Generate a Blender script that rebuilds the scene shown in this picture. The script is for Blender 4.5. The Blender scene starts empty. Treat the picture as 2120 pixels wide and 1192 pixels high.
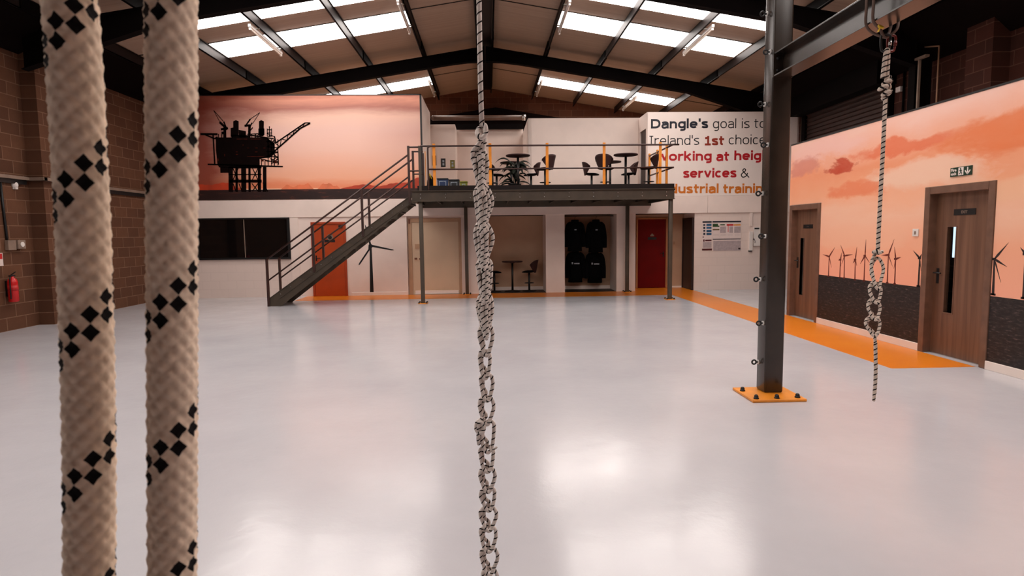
import bpy, bmesh, math, random
from mathutils import Vector, Matrix
random.seed(7)
D = bpy.data; SC = bpy.context.scene; COL = SC.collection
PI = math.pi

# ------------------------------------------------------------------ camera, world, light, exposure
cd = D.cameras.new('camera'); cam = D.objects.new('camera', cd); COL.objects.link(cam)
cd.sensor_fit = 'HORIZONTAL'; cd.sensor_width = 36.0; cd.lens = 1249.5 / 2120 * 36.0
cd.clip_start = 0.02; cd.clip_end = 100
R_ = Vector((0.99913709, -0.03976214, -0.01200229)); U_ = Vector((0.01556111, 0.09043868, 0.99578045)); F_ = Vector((0.03850889, 0.99510794, -0.09097938))
cam.matrix_world = Matrix(((R_.x, U_.x, -F_.x, 0), (R_.y, U_.y, -F_.y, 0), (R_.z, U_.z, -F_.z, 1.6426), (0, 0, 0, 1)))
cd.dof.use_dof = True; cd.dof.focus_distance = 6.5; cd.dof.aperture_fstop = 18
SC.camera = cam
SC.view_settings.view_transform = 'Standard'; SC.view_settings.look = 'None'
SC.view_settings.gamma = 1.0; SC.view_settings.use_curve_mapping = False
SC.view_settings.exposure = 0.0
SKY_STRENGTH = 8.5            # daylight through the translucent roof sheets
w = D.worlds.new('world'); SC.world = w; w.use_nodes = True
w.node_tree.nodes['Background'].inputs[0].default_value = (0.75, 0.82, 1, 1)
w.node_tree.nodes['Background'].inputs[1].default_value = 0.6

# ------------------------------------------------------------------ helpers
def lin(c):
    return tuple((x / 255 / 12.92 if x / 255 <= 0.04045 else ((x / 255 + 0.055) / 1.055) ** 2.4) for x in c[:3]) + (1,)

class NT:
    def __init__(s, name):
        s.m = D.materials.new(name); s.m.use_nodes = True; s.t = s.m.node_tree
        s.b = s.t.nodes['Principled BSDF']; s.n = s.t.nodes; s.l = s.t.links
    def node(s, typ, **kw):
        n = s.n.new(typ)
        for k, v in kw.items():
            if k.startswith('i_'):
                n.inputs[k[2:].replace('_', ' ')].default_value = v
            else: setattr(n, k, v)
        return n
    def link(s, a, b): s.l.new(a, b)
    def math(s, op, a, b=None, c=None):
        n = s.n.new('ShaderNodeMath'); n.operation = op
        for i, v in enumerate((a, b, c)):
            if v is None: continue
            if isinstance(v, (int, float)): n.inputs[i].default_value = v
            else: s.l.new(v, n.inputs[i])
        return n.outputs[0]
    def pos(s):
        return s.n.new('ShaderNodeNewGeometry').outputs['Position']
    def xyz(s, v):
        n = s.n.new('ShaderNodeSeparateXYZ'); s.l.new(v, n.inputs[0]); return n.outputs
    def comb(s, x, y, z=0.0):
        n = s.n.new('ShaderNodeCombineXYZ')
        for i, v in enumerate((x, y, z)):
            if isinstance(v, (int, float)): n.inputs[i].default_value = v
            else: s.l.new(v, n.inputs[i])
        return n.outputs[0]
    def ramp(s, fac, stops, interp='LINEAR'):
        n = s.n.new('ShaderNodeValToRGB'); n.color_ramp.interpolation = interp
        e = n.color_ramp.elements
        while len(e) < len(stops): e.new(0.5)
        for el, (p, c) in zip(e, stops): el.position = p; el.color = lin(c)
        s.l.new(fac, n.inputs[0]); return n.outputs[0]
    def mix(s, fac, a, b, typ='MIX'):
        n = s.n.new('ShaderNodeMix'); n.data_type = 'RGBA'; n.blend_type = typ
        for i, v in ((0, fac), (6, a), (7, b)):
            if isinstance(v, (int, float)): n.inputs[i].default_value = v
            elif isinstance(v, tuple): n.inputs[i].default_value = v
            else: s.l.new(v, n.inputs[i])
        return n.outputs[2]
    def noise(s, vec, scale, detail=3, rough=0.5, dist=0.0):
        n = s.n.new('ShaderNodeTexNoise'); n.inputs['Scale'].default_value = scale; n.inputs['Detail'].default_value = detail
        n.inputs['Roughness'].default_value = rough; n.inputs['Distortion'].default_value = dist
        if vec is not None: s.l.new(vec, n.inputs['Vector'])
        return n.outputs['Fac']
    def bump(s, h, strength=0.3, dist=0.01):
        n = s.n.new('ShaderNodeBump'); n.inputs['Strength'].default_value = strength; n.inputs['Distance'].default_value = dist
        s.l.new(h, n.inputs['Height']); s.l.new(n.outputs[0], s.b.inputs['Normal'])
    def base(s, c):
        if isinstance(c, tuple): s.b.inputs['Base Color'].default_value = c
        else: s.l.new(c, s.b.inputs['Base Color'])

def simple(name, c, rough=0.6, metal=0.0, var=0.08, scale=6.0, bump=0.0, spec=0.5):
    t = NT(name); o = t.node('ShaderNodeTexCoord').outputs['Object']
    n = t.noise(o, scale, 4)
    a = tuple(max(0, x * (1 - var)) for x in c); b = tuple(min(255, x * (1 + var)) for x in c)
    t.base(t.ramp(n, [(0.3, a), (0.7, b)]))
    t.b.inputs['Roughness'].default_value = rough; t.b.inputs['Metallic'].default_value = metal
    t.b.inputs['Specular IOR Level'].default_value = spec
    if bump: t.bump(t.noise(o, scale * 8, 4), bump, 0.005)
    return t.m

M = {}
M['steel'] = simple('brown_grey_steel_paint', (72, 61, 49), 0.45, 0.0, 0.1, 4, 0.05)
M['column_steel'] = simple('column_steel_paint', (44, 36, 30), 0.24, 0.0, 0.1, 4, 0.03)  # same steel paint, darkened to carry the shade of the unlit faces
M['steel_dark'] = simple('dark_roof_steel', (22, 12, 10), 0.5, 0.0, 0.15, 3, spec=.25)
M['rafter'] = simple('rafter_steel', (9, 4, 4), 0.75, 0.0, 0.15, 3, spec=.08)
M['rail'] = simple('rail_paint', (56, 32, 26), 0.4, 0.0, 0.1, 4)
M['orange'] = simple('orange_paint', (232, 144, 40), 0.4, 0.0, 0.06, 5)
M['black'] = simple('black_plastic', (9, 8, 9), 0.45, 0.0, 0.1, 5)
M['black_cloth'] = simple('black_cloth', (7, 7, 9), 0.9, 0.0, 0.25, 12, 0.2, spec=.1)
M['maroon'] = simple('dark_maroon_upholstery', (46, 14, 12), 0.7, 0.0, 0.12, 9, 0.1)
M['white'] = simple('white_paint', (232, 214, 204), 0.6, 0.0, 0.02, 2)
M['white_plastic'] = simple('white_plastic', (228, 220, 214), 0.4, 0.0, 0.02, 3)
M['sign_white'] = simple('sign_white', (236, 222, 214), 0.45, 0.0, 0.01, 2)
M['skirting'] = simple('skirting_white', (238, 222, 212), 0.4, 0.0, 0.02, 3)
M['cream'] = simple('cream_plaster', (190, 154, 126), 0.7, 0.0, 0.03, 2)  # recess plaster, its base browned to paint in the tint of shade
M['beige_door'] = simple('beige_door_paint', (206, 180, 152), 0.5, 0.0, 0.03, 1.5)
M['beige_frame'] = simple('beige_frame_paint', (178, 142, 112), 0.5, 0.0, 0.05, 3)
M['navy_text'] = simple('navy_lettering', (9, 11, 30), 0.5, 0, 0.02)
M['black_text'] = simple('black_lettering', (16, 12, 14), 0.5, 0, 0.02)
M['red_text'] = simple('red_lettering', (176, 14, 26), 0.5, 0, 0.02)
M['rust_text'] = simple('rust_lettering', (140, 44, 22), 0.5, 0, 0.02)
M['orange_text'] = simple('orange_lettering', (204, 112, 26), 0.5, 0, 0.02)
M['chrome'] = simple('bright_metal', (190, 186, 182), 0.25, 0.9, 0.03)
M['zinc'] = simple('zinc_white', (225, 222, 218), 0.35, 0.2, 0.03)
M['red'] = simple('extinguisher_red', (196, 16, 20), 0.3, 0, 0.04)
M['red_marker'] = simple('red_print', (190, 30, 30), 0.5, 0, 0.03)
M['green'] = simple('exit_green', (8, 50, 30), 0.4, 0, 0.03)
M['silhouette'] = simple('print_black', (12, 4, 3), 0.8, 0, 0.2, 8, spec=.05)
M['print_brown'] = simple('print_dark_brown', (60, 22, 14), 0.8, 0, 0.2, 8, spec=.05)
M['turbine_print'] = simple('print_turbine', (112, 40, 26), 0.6, 0, 0.1, 8)
M['turbine_dark'] = simple('print_turbine_dark', (34, 16, 14), 0.6, 0, 0.1, 8)
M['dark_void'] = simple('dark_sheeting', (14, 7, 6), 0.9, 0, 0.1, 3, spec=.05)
M['pipe'] = simple('brown_pipe', (96, 70, 56), 0.4, 0, 0.15, 4)
M['tray'] = simple('cable_tray_grey', (132, 112, 98), 0.5, 0.1, 0.1, 4)
M['conduit'] = simple('conduit_pale', (150, 112, 86), 0.5, 0, 0.05, 4)
M['leaf'] = simple('palm_green', (26, 34, 20), 0.6, 0, 0.3, 6)
M['blue_bin'] = simple('bin_blue', (28, 52, 92), 0.5, 0, 0.1)
M['bin_dark'] = simple('bin_charcoal', (30, 32, 36), 0.5, 0, 0.1)
M['bin_green'] = simple('bin_lime', (120, 124, 30), 0.5, 0, 0.1)
M['label_pale'] = simple('label_pale', (150, 160, 170), 0.5, 0, 0.2, 40)
M['olive'] = simple('olive_print', (112, 104, 24), 0.5, 0, 0.1)
M['brown_print'] = simple('brown_print', (110, 62, 40), 0.5, 0, 0.1)
M['yellow'] = simple('yellow_tape', (214, 176, 40), 0.5, 0, 0.1)
M['red_brown'] = simple('red_anodised', (96, 22, 14), 0.35, 0.2, 0.05)
M['web'] = simple('sling_webbing', (92, 70, 60), 0.8, 0, 0.15, 20)
M['paper'] = simple('poster_paper', (226, 208, 202), 0.5, 0, 0.02)
M['poster_grey'] = simple('poster_grey', (176, 160, 160), 0.5, 0, 0.06, 20)
M['poster_navy'] = simple('poster_navy', (16, 24, 40), 0.5, 0, 0.1)
M['poster_blue'] = simple('poster_blue', (34, 84, 120), 0.5, 0, 0.15, 14)
M['poster_green'] = simple('poster_green', (36, 70, 30), 0.5, 0, 0.1)
M['poster_olive'] = simple('poster_olive', (90, 70, 30), 0.5, 0, 0.1)
M['poster_orange'] = simple('poster_orange', (222, 138, 28), 0.5, 0, 0.1)
M['poster_maroon'] = simple('poster_maroon', (84, 24, 26), 0.5, 0, 0.1)
M['roller'] = simple('roller_shutter_brown', (54, 32, 25), 0.5, 0, 0.1, 3)
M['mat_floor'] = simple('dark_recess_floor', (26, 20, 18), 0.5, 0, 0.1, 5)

def glass(name, c, rough=0.05):
    t = NT(name); t.base(lin(c)); t.b.inputs['Roughness'].default_value = rough; t.b.inputs['Specular IOR Level'].default_value = 0.6
    return t.m
M['dark_glass'] = glass('dark_glass', (8, 8, 9))
def clear_glass():
    t = NT('clear_pane'); t.base(lin((235, 240, 240))); t.b.inputs['Roughness'].default_value = 0.0
    t.b.inputs['Transmission Weight'].default_value = 1.0; t.b.inputs['IOR'].default_value = 1.02
    return t.m
M['clear'] = clear_glass()

def emis(name, c, s, stripes=False):
    t = NT(name)
    t.base(lin(c)); t.b.inputs['Roughness'].default_value = 0.5
    t.b.inputs['Emission Strength'].default_value = s
    if stripes:     # ribbed translucent sheet with faint weathering lines
        x, y, z = t.xyz(t.pos())
        n = t.noise(t.comb(t.math('MULTIPLY', x, 1.2), t.math('MULTIPLY', y, 26), 0), 1.0, 3)
        col = t.ramp(n, [(0.35, (255, 240, 232)), (0.6, c)])
        t.link(col, t.b.inputs['Emission Color'])
    else: t.b.inputs['Emission Color'].default_value = lin(c)
    return t.m
M['skylight'] = emis('daylit_translucent_sheet', (255, 250, 246), SKY_STRENGTH, True)
M['daylit_pane'] = emis('daylit_window', (205, 228, 250), 1.6)
M['tube'] = simple('tube_off', (236, 220, 206), 0.3, 0, 0.01)

def floor_mat():
    t = NT('grey_epoxy_floor'); p = t.pos()
    n = t.noise(p, 0.7, 4, 0.55); n2 = t.noise(p, 9.0, 5, 0.6)
    t.base(t.mix(t.math('MULTIPLY', n2, 0.25), t.ramp(n, [(0.3, (187, 186, 191)), (0.7, (200, 199, 203))]), lin((208, 206, 210))))
    r = t.math('ADD', t.math('MULTIPLY', t.noise(p, 1.6, 5, 0.65), 0.15), 0.10)
    t.link(r, t.b.inputs['Roughness']); t.b.inputs['Specular IOR Level'].default_value = 0.6
    t.bump(t.math('ADD', t.noise(p, 6.0, 4, 0.6), t.math('MULTIPLY', t.noise(p, 45.0, 3, 0.6), 0.16)), 0.14, 0.012)
    return t.m
M['floor'] = floor_mat()
def orange_floor():
    t = NT('orange_epoxy_floor'); p = t.pos()
    t.base(t.ramp(t.noise(p, 1.5, 4), [(0.3, (220, 122, 24)), (0.7, (226, 132, 34))]))
    t.b.inputs['Roughness'].default_value = 0.3; t.b.inputs['Specular IOR Level'].default_value = 0.35
    t.bump(t.noise(p, 7.0, 4, 0.6), 0.08, 0.012)
    return t.m
M['orange_floor'] = orange_floor()

def block_mat(name, c1, c2, mortar, axis, bw=0.45, bh=0.225, bump=0.6, rough=0.9, spread=1.0):
    t = NT(name); x, y, z = t.xyz(t.pos())
    v = t.comb(y if axis == 'Y' else x, z, 0.0)
    br = t.node('ShaderNodeTexBrick'); t.link(v, br.inputs['Vector'])
    br.inputs['Scale'].default_value = 1.0; br.inputs['Mortar Size'].default_value = 0.009; br.inputs['Mortar Smooth'].default_value = 0.2
    br.inputs['Brick Width'].default_value = bw; br.inputs['Row Height'].default_value = bh; br.inputs['Bias'].default_value = 0.0
    br.inputs['Color1'].default_value = lin(c1); br.inputs['Color2'].default_value = lin(c2); br.inputs['Mortar'].default_value = lin(mortar)
    n = t.noise(t.pos(), 5.0, 6, 0.7)
    col = t.mix(t.math('MULTIPLY', n, 0.8 * spread), br.outputs['Color'], lin(tuple(k * 0.72 for k in c1)))
    t.base(col); t.b.inputs['Roughness'].default_value = rough; t.b.inputs['Specular IOR Level'].default_value = 0.25
    h = t.math('SUBTRACT', t.math('MULTIPLY', t.noise(t.pos(), 30, 4, 0.7), 0.35), br.outputs['Fac'])
    t.bump(h, bump, 0.012)
    return t.m
M['block_left'] = block_mat('brown_blockwork_side', (112, 74, 52), (84, 52, 36), (140, 106, 84), 'Y', bh=.235)
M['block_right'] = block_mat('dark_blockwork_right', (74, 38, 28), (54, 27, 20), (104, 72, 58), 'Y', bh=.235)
M['block_front'] = block_mat('brown_blockwork_facing', (104, 60, 40), (84, 46, 30), (122, 84, 64), 'X', bh=.235)
M['white_block'] = block_mat('white_painted_blockwork', (228, 209, 199), (226, 207, 197), (222, 203, 193), 'X', rough=0.6, bump=0.10, spread=0.08)

def ceil_mat():
    t = NT('liner_sheet'); x, y, z = t.xyz(t.pos())
    n = t.noise(t.comb(t.math('MULTIPLY', x, 0.5), t.math('MULTIPLY', y, 14), 0), 1.0, 3)
    t.base(t.ramp(n, [(0.3, (160, 134, 116)), (0.7, (172, 146, 126))])); t.b.inputs['Roughness'].default_value = 0.55
    return t.m
M['liner'] = ceil_mat()

def wood_mat():
    t = NT('walnut_veneer'); x, y, z = t.xyz(t.pos())
    v = t.comb(t.math('MULTIPLY', x, 9), t.math('MULTIPLY', y, 9), t.math('MULTIPLY', z, 0.35))
    n = t.noise(v, 1.6, 4, 0.55, 0.4)
    v2 = t.comb(t.math('MULTIPLY', x, 60), t.math('MULTIPLY', y, 60), t.math('MULTIPLY', z, 1.2))
    n2 = t.noise(v2, 1.0, 3, 0.6)
    c = t.ramp(n, [(0.25, (86, 58, 44)), (0.5, (118, 84, 64)), (0.75, (138, 101, 79))])
    t.base(t.mix(t.math('MULTIPLY', n2, 0.35), c, lin((86, 54, 40)))); t.b.inputs['Roughness'].default_value = 0.42
    return t.m
M['wood'] = wood_mat()
M['wood_frame'] = simple('walnut_frame', (112, 81, 65), 0.4, 0, 0.08, 8)
M['orange_door'] = simple('orange_wood_door', (172, 64, 18), 0.4, 0, 0.06, 3)
M['orange_door_frame'] = simple('orange_wood_frame', (160, 58, 18), 0.45, 0, 0.06, 3)
M['red_door'] = simple('dark_red_door', (108, 6, 5), 0.6, 0, 0.06, 3, spec=.15)
M['brown_door'] = simple('dark_brown_door', (36, 14, 11), 0.5, 0, 0.06, 3)
M['door_frame_cream'] = simple('door_frame_tan', (176, 116, 70), 0.5, 0, 0.05, 3)

def rig_sky():
    # printed dawn sky: dull mauve band of cloud at top, peach middle, orange horizon, deeper red with shade painted in towards its left end
    t = NT('rig_print_sky'); x, y, z = t.xyz(t.pos())
    wv = t.noise(t.comb(t.math('MULTIPLY', x, 0.35), 0, t.math('MULTIPLY', z, 1.6)), 1.3, 5, 0.6, 0.3)
    zz = t.math('ADD', t.math('DIVIDE', t.math('SUBTRACT', z, 2.95), 2.36), t.math('MULTIPLY', t.math('SUBTRACT', wv, 0.5), 0.22))
    c = t.ramp(zz, [(0.0, (234, 140, 100)), (0.1, (240, 174, 142)), (0.4, (236, 190, 172)), (0.62, (234, 192, 178)), (0.75, (240, 196, 176)), (0.86, (184, 118, 104)), (0.95, (232, 160, 134)), (1.0, (206, 126, 104))])
    left = t.math('ADD', t.math('MULTIPLY', t.math('SUBTRACT', -5.75, x), 0.62), t.math('MULTIPLY', t.math('SUBTRACT', wv, .5), .8))
    left = t.math('MINIMUM', t.math('MAXIMUM', left, 0), 1)
    c2 = t.mix(t.math('MULTIPLY', left, 0.92), c, lin((132, 46, 28)))
    rt = t.math('MULTIPLY', t.math('MINIMUM', t.math('MAXIMUM', t.math('MULTIPLY', t.math('ADD', x, 3.4), 0.5), 0), 1), t.math('MINIMUM', t.math('MAXIMUM', t.math('SUBTRACT', 1.0, t.math('ABSOLUTE', t.math('MULTIPLY', t.math('SUBTRACT', zz, 0.55), 3.0))), 0), 1))
    c3 = t.mix(t.math('MULTIPLY', rt, 0.45), c2, lin((196, 132, 118)))
    t.base(c3); t.b.inputs['Roughness'].default_value = 0.5
    return t.m
M['rig_sky'] = rig_sky()
def print_sea(name, a, b, cx, axis):
    t = NT(name); x, y, z = t.xyz(t.pos()); h = y if axis == 'Y' else x
    n = t.noise(t.comb(t.math('MULTIPLY', h, 1.0), t.math('MULTIPLY', z, 4.0), 0), cx, 5, 0.7, 0.3)
    t.base(t.ramp(n, [(0.45, a), (0.58, tuple((p + q) / 2 * 0.6 for p, q in zip(a, b))), (0.76, b)])); t.b.inputs['Roughness'].default_value = 0.5
    return t.m
M['rig_sea'] = print_sea('rig_print_sea', (34, 10, 8), (112, 50, 36), 2.0, 'X')
M['wind_sea'] = print_sea('wind_print_sea', (13, 9, 11), (124, 102, 98), 11.0, 'Y')
M['hill_print'] = simple('print_hills', (222, 118, 78), 0.5, 0, 0.1, 3)
M['glow_print'] = simple('print_horizon_glow', (250, 196, 162), 0.6, 0, 0.02)
M['hill_print_deep'] = simple('print_hills_deep', (178, 58, 28), 0.5, 0, 0.1, 3)
def wind_sky():
    # printed sunset: flat orange haze above the sea, streaks of deeper orange and pale cloud higher up
    t = NT('wind_print_sky'); x, y, z = t.xyz(t.pos())
    v = t.comb(t.math('MULTIPLY', y, 0.55), t.math('MULTIPLY', z, 1.3), 0.0)
    n = t.noise(v, 1.3, 6, 0.6, 0.3); n2 = t.noise(v, 4.5, 5, 0.6, 0.2)
    yd = t.math('ADD', y, t.math('MULTIPLY', t.math('SUBTRACT', n2, 0.5), 1.3)); zd = t.math('ADD', z, t.math('MULTIPLY', t.math('SUBTRACT', n, 0.5), 0.7))
    def cl(a): return t.math('MINIMUM', t.math('MAXIMUM', a, 0.0), 1.0)
    hi = cl(t.math('DIVIDE', t.math('SUBTRACT', zd, 0.84), 2.4))
    c = t.ramp(hi, [(0.0, (248, 176, 148)), (0.22, (248, 178, 144)), (0.42, (248, 196, 166)), (0.56, (245, 174, 136)), (0.72, (242, 158, 118)), (0.85, (246, 182, 154)), (1.0, (248, 204, 188))])
    def blob(y0, z0, ry, rz, col, amt, k=1.6):
        nonlocal c
        a = t.math('DIVIDE', t.math('SUBTRACT', yd, y0), ry); b = t.math('DIVIDE', t.math('SUBTRACT', zd, z0), rz)
        d = t.math('SUBTRACT', 1.0, t.math('ADD', t.math('MULTIPLY', a, a), t.math('MULTIPLY', b, b)))
        c = t.mix(t.math('MULTIPLY', cl(t.math('MULTIPLY', d, k)), amt), c, lin(col))
    blob(7.9, 2.33, 1.3, .26, (247, 206, 180), .9); blob(10.2, 3.0, 1.3, .2, (247, 198, 186), .8); blob(9.3, 2.22, .9, .16, (238, 134, 92), .85)
    blob(9.75, 2.66, .42, .13, (196, 70, 44), .95); blob(8.3, 2.78, 1.2, .12, (234, 118, 78), .85); blob(6.5, 2.68, 1.2, .24, (236, 130, 80), .9)
    blob(10.9, 2.75, .6, .2, (214, 132, 118), .7); blob(6.0, 2.1, 1.5, .2, (247, 196, 160), .7); blob(9.2, 1.55, 1.3, .2, (248, 192, 160), .6); blob(3.5, 2.6, 1.5, .3, (238, 140, 96), .8); blob(1.5, 2.3, 2.0, .3, (247, 200, 172), .8)
    c = t.mix(t.math('MULTIPLY', t.math('SUBTRACT', n2, 0.35), 0.35), c, lin((244, 178, 146)))
    t.base(c); t.b.inputs['Roughness'].default_value = 0.55; t.b.inputs['Specular IOR Level'].default_value = 0.2
    return t.m
M['wind_sky'] = wind_sky()

def rope_mat(name, kind, pitch, width=0.2, white=(226, 206, 190), bumpy=False):
    t = NT(name); uv = t.node('ShaderNodeUVMap').outputs['UV']; u, v, _ = t.xyz(uv)
    if kind == 'tick':      # single dark tracer yarn running round the rope
        f = t.math('FRACT', t.math('ADD', t.math('DIVIDE', v, pitch), t.math('MULTIPLY', u, -1.0)))
        d = t.math('LESS_THAN', f, width)
        g = t.math('GREATER_THAN', t.math('FRACT', t.math('MULTIPLY', u, 7.0)), -1)
        d = t.math('MULTIPLY', d, g)
    else:                   # two dark plaits side by side: a spiral of diamonds, nine columns round
        xc = t.math('MULTIPLY', u, 9.0); i = t.math('ROUND', xc); dx = t.math('ABSOLUTE', t.math('SUBTRACT', xc, i))
        q = t.math('SUBTRACT', v, t.math('MULTIPLY', i, pitch / 9))
        def dia(off):
            y = t.math('ABSOLUTE', t.math('SUBTRACT', t.math('FLOORED_MODULO', t.math('ADD', t.math('SUBTRACT', q, off), pitch / 2), pitch), pitch / 2))
            return t.math('LESS_THAN', t.math('ADD', t.math('DIVIDE', dx, 0.5), t.math('DIVIDE', y, width)), 1.0)
        d = t.math('MAXIMUM', dia(0.0), dia(-width * 2.0))
    o = t.node('ShaderNodeTexCoord').outputs['Object']
    wc = t.ramp(t.noise(o, 160 if bumpy else 60, 3), [(0.3, tuple(k * 0.9 for k in white)), (0.7, white)])
    t.base(t.mix(d, wc, lin((14, 10, 12)))); t.b.inputs['Roughness'].default_value = 0.85; t.b.inputs['Specular IOR Level'].default_value = 0.2
    if bumpy: t.bump(t.noise(o, 900, 3), 0.25, 0.0006)
    return t.m
M['rope_close'] = rope_mat('braided_rope_diamonds', 'dia', 0.0775, 0.00484, (252, 230, 206), True)
M['rope_mid'] = rope_mat('rope_with_tracer', 'tick', 0.0355, 0.16, (240, 228, 220))
M['rope_chain'] = rope_mat('rope_chain_tracer', 'tick', 0.0235, 0.21, (240, 228, 220))
M['rope_far_chain'] = rope_mat('rope_far_chain_tracer', 'tick', 0.032, 0.24, (222, 206, 192))
M['rope_far'] = rope_mat('rope_with_tracer_wide', 'tick', 0.038, 0.26, (216, 198, 184))

# ---- mesh builder
class MB:
    def __init__(s): s.bm = bmesh.new(); s.uv = None
    def box(s, x0, x1, y0, y1, z0, z1, mi=0, bev=0.0, seg=1):
        b = bmesh.new()
        bmesh.ops.create_cube(b, size=1.0, matrix=Matrix.Translation(((x0 + x1) / 2, (y0 + y1) / 2, (z0 + z1) / 2)) @ Matrix.Diagonal((abs(x1 - x0), abs(y1 - y0), abs(z1 - z0), 1)))
        if bev: bmesh.ops.bevel(b, geom=b.edges[:], offset=bev, segments=seg, affect='EDGES', profile=0.5)
        return s.join(b, mi, bev > 0 and seg > 1)
    def join(s, b, mi=0, smooth=False, mat=None):
        if mat is not None: b.transform(mat)
        mp = {}
        for v in b.verts: mp[v] = s.bm.verts.new(v.co)
        for f in b.faces:
            try: nf = s.bm.faces.new([mp[v] for v in f.verts])
            except ValueError: continue
            nf.material_index = mi; nf.smooth = smooth
        b.free(); return s
    def obox(s, p0, p1, wd, ht, mi=0, up=(0, 0, 1)):
        # bar of rectangular section from p0 to p1
        p0 = Vector(p0); p1 = Vector(p1); d = p1 - p0; L = d.length; d.normalize(); up = Vector(up)
        sx = d.cross(up)
        if sx.length < 1e-4: sx = d.cross(Vector((0, 1, 0)))
        sx.normalize(); uu = sx.cross(d)
        b = bmesh.new(); bmesh.ops.create_cube(b, size=1.0)
        m = Matrix(((sx.x * wd, d.x * L, uu.x * ht, (p0.x + p1.x) / 2), (sx.y * wd, d.y * L, uu.y * ht, (p0.y + p1.y) / 2), (sx.z * wd, d.z * L, uu.z * ht, (p0.z + p1.z) / 2), (0, 0, 0, 1)))
        return s.join(b, mi, False, m)
    def tube(s, pts, r, n=10, mi=0, closed=False, uv=False, caps=True, v0=0.0, disp=None):
        P = [Vector(p) for p in pts]; N = len(P); T = []
        for i in range(N):
            a = P[(i - 1) % N] if closed or i > 0 else P[0]; b = P[(i + 1) % N] if closed or i < N - 1 else P[-1]
            t = (b - a); T.append(t.normalized() if t.length > 1e-9 else Vector((0, 0, 1)))
        nrm = T[0].orthogonal().normalized()
        if abs(T[0].z) > 0.9: nrm = (Vector((0, -1, 0)) - T[0] * T[0].dot(Vector((0, -1, 0)))).normalized()
        rings = []; vv = v0; vs = []
        for i in range(N):
            if i > 0:
                nrm = (nrm - T[i] * nrm.dot(T[i])); nrm = nrm.normalized() if nrm.length > 1e-6 else T[i].orthogonal().normalized()
                vv += (P[i] - P[i - 1]).length
            vs.append(vv); bn = T[i].cross(nrm); rad = r[i] if isinstance(r, (list, tuple)) else r
            ring = []
            for k in range(n):
                a = 2 * PI * k / n; rr = rad + (disp(k / n, vv) if disp else 0)
                ring.append(s.bm.verts.new(P[i] + (nrm * math.cos(a) + bn * math.sin(a)) * rr))
            rings.append(ring)
        ul = s.bm.loops.layers.uv.verify() if uv else None
        for i in range(N if closed else N - 1):
            a, b = rings[i], rings[(i + 1) % N]
            for k in range(n):
                k2 = (k + 1) % n
                f = s.bm.faces.new((a[k], a[k2], b[k2], b[k])); f.smooth = True; f.material_index = mi
                if uv:
                    va, vb = vs[i], vs[(i + 1) % N] if i + 1 < N else vs[i] + 0.01
                    for l, (uu, v_) in zip(f.loops, ((k / n, va), ((k + 1) / n, va), ((k + 1) / n, vb), (k / n, vb))): l[ul].uv = (uu, v_)
        if caps and not closed:
            for ring, rev in ((rings[0], True), (rings[-1], False)):
                f = s.bm.faces.new(ring[::-1] if rev else ring); f.material_index = mi
        return s
    def lathe(s, prof, c=(0, 0, 0), n=24, mi=0, axis='Z'):
        rings = []
        for r, h in prof:
            ring = []
            for k in range(n):
                a = 2 * PI * k / n
                if axis == 'Z': p = (c[0] + r * math.cos(a), c[1] + r * math.sin(a), c[2] + h)
                elif axis == 'X': p = (c[0] + h, c[1] + r * math.cos(a), c[2] + r * math.sin(a))
                else: p = (c[0] + r * math.sin(a), c[1] + h, c[2] + r * math.cos(a))
                ring.append(s.bm.verts.new(p))
            rings.append(ring)
        for a, b in zip(rings, rings[1:]):
            for k in range(n):
                f = s.bm.faces.new((a[k], a[(k + 1) % n], b[(k + 1) % n], b[k])); f.smooth = True; f.material_index = mi
        f = s.bm.faces.new(rings[0][::-1]); f.material_index = mi
        f = s.bm.faces.new(rings[-1]); f.material_index = mi
        return s
    def prism(s, poly, a0, a1, axis, mi=0):
        # extrude a 2-D polygon along an axis: 'Y' takes (x,z), 'X' takes (y,z), 'Z' takes (x,y)
        def P(p, h): return {'Y': (p[0], h, p[1]), 'X': (h, p[0], p[1]), 'Z': (p[0], p[1], h)}[axis]
        A = [s.bm.verts.new(P(p, a0)) for p in poly]; B = [s.bm.verts.new(P(p, a1)) for p in poly]; n = len(poly)
        for f in ([s.bm.faces.new(A[::-1]), s.bm.faces.new(B)] + [s.bm.faces.new((A[i], A[(i + 1) % n], B[(i + 1) % n], B[i])) for i in range(n)]): f.material_index = mi
        return s
    def torus(s, c, R, r, axis='Y', n=20, m=8, mi=0):
        pts = []
        for k in range(n):
            a = 2 * PI * k / n
            d = {'Y': (math.cos(a), 0, math.sin(a)), 'X': (0, math.cos(a), math.sin(a)), 'Z': (math.cos(a), math.sin(a), 0)}[axis]
            pts.append((c[0] + d[0] * R, c[1] + d[1] * R, c[2] + d[2] * R))
        return s.tube(pts, r, m, mi, closed=True)
    def ball(s, c, r, mi=0, seg=14, sc=(1, 1, 1)):
        b = bmesh.new(); bmesh.ops.create_uvsphere(b, u_segments=seg, v_segments=max(6, seg // 2), radius=r)
        return s.join(b, mi, True, Matrix.Translation(c) @ Matrix.Diagonal((*sc, 1)))
    def build(s, name, mats, parent=None, origin=None, recalc=True):
        if recalc: bmesh.ops.recalc_face_normals(s.bm, faces=s.bm.faces[:])
        o_ = wloc(parent) if parent else (Vector(origin) if origin is not None else Vector((0, 0, 0)))
        if o_.length: s.bm.transform(Matrix.Translation(-o_))
        me = D.meshes.new(name); s.bm.to_mesh(me); s.bm.free()
        if not isinstance(mats, (list, tuple)): mats = [mats]
        for m in mats: me.materials.append(M[m] if isinstance(m, str) else m)
        o = D.objects.new(name, me); COL.objects.link(o)
        if parent: o.parent = parent
        else: o.location = o_
        return o
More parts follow.
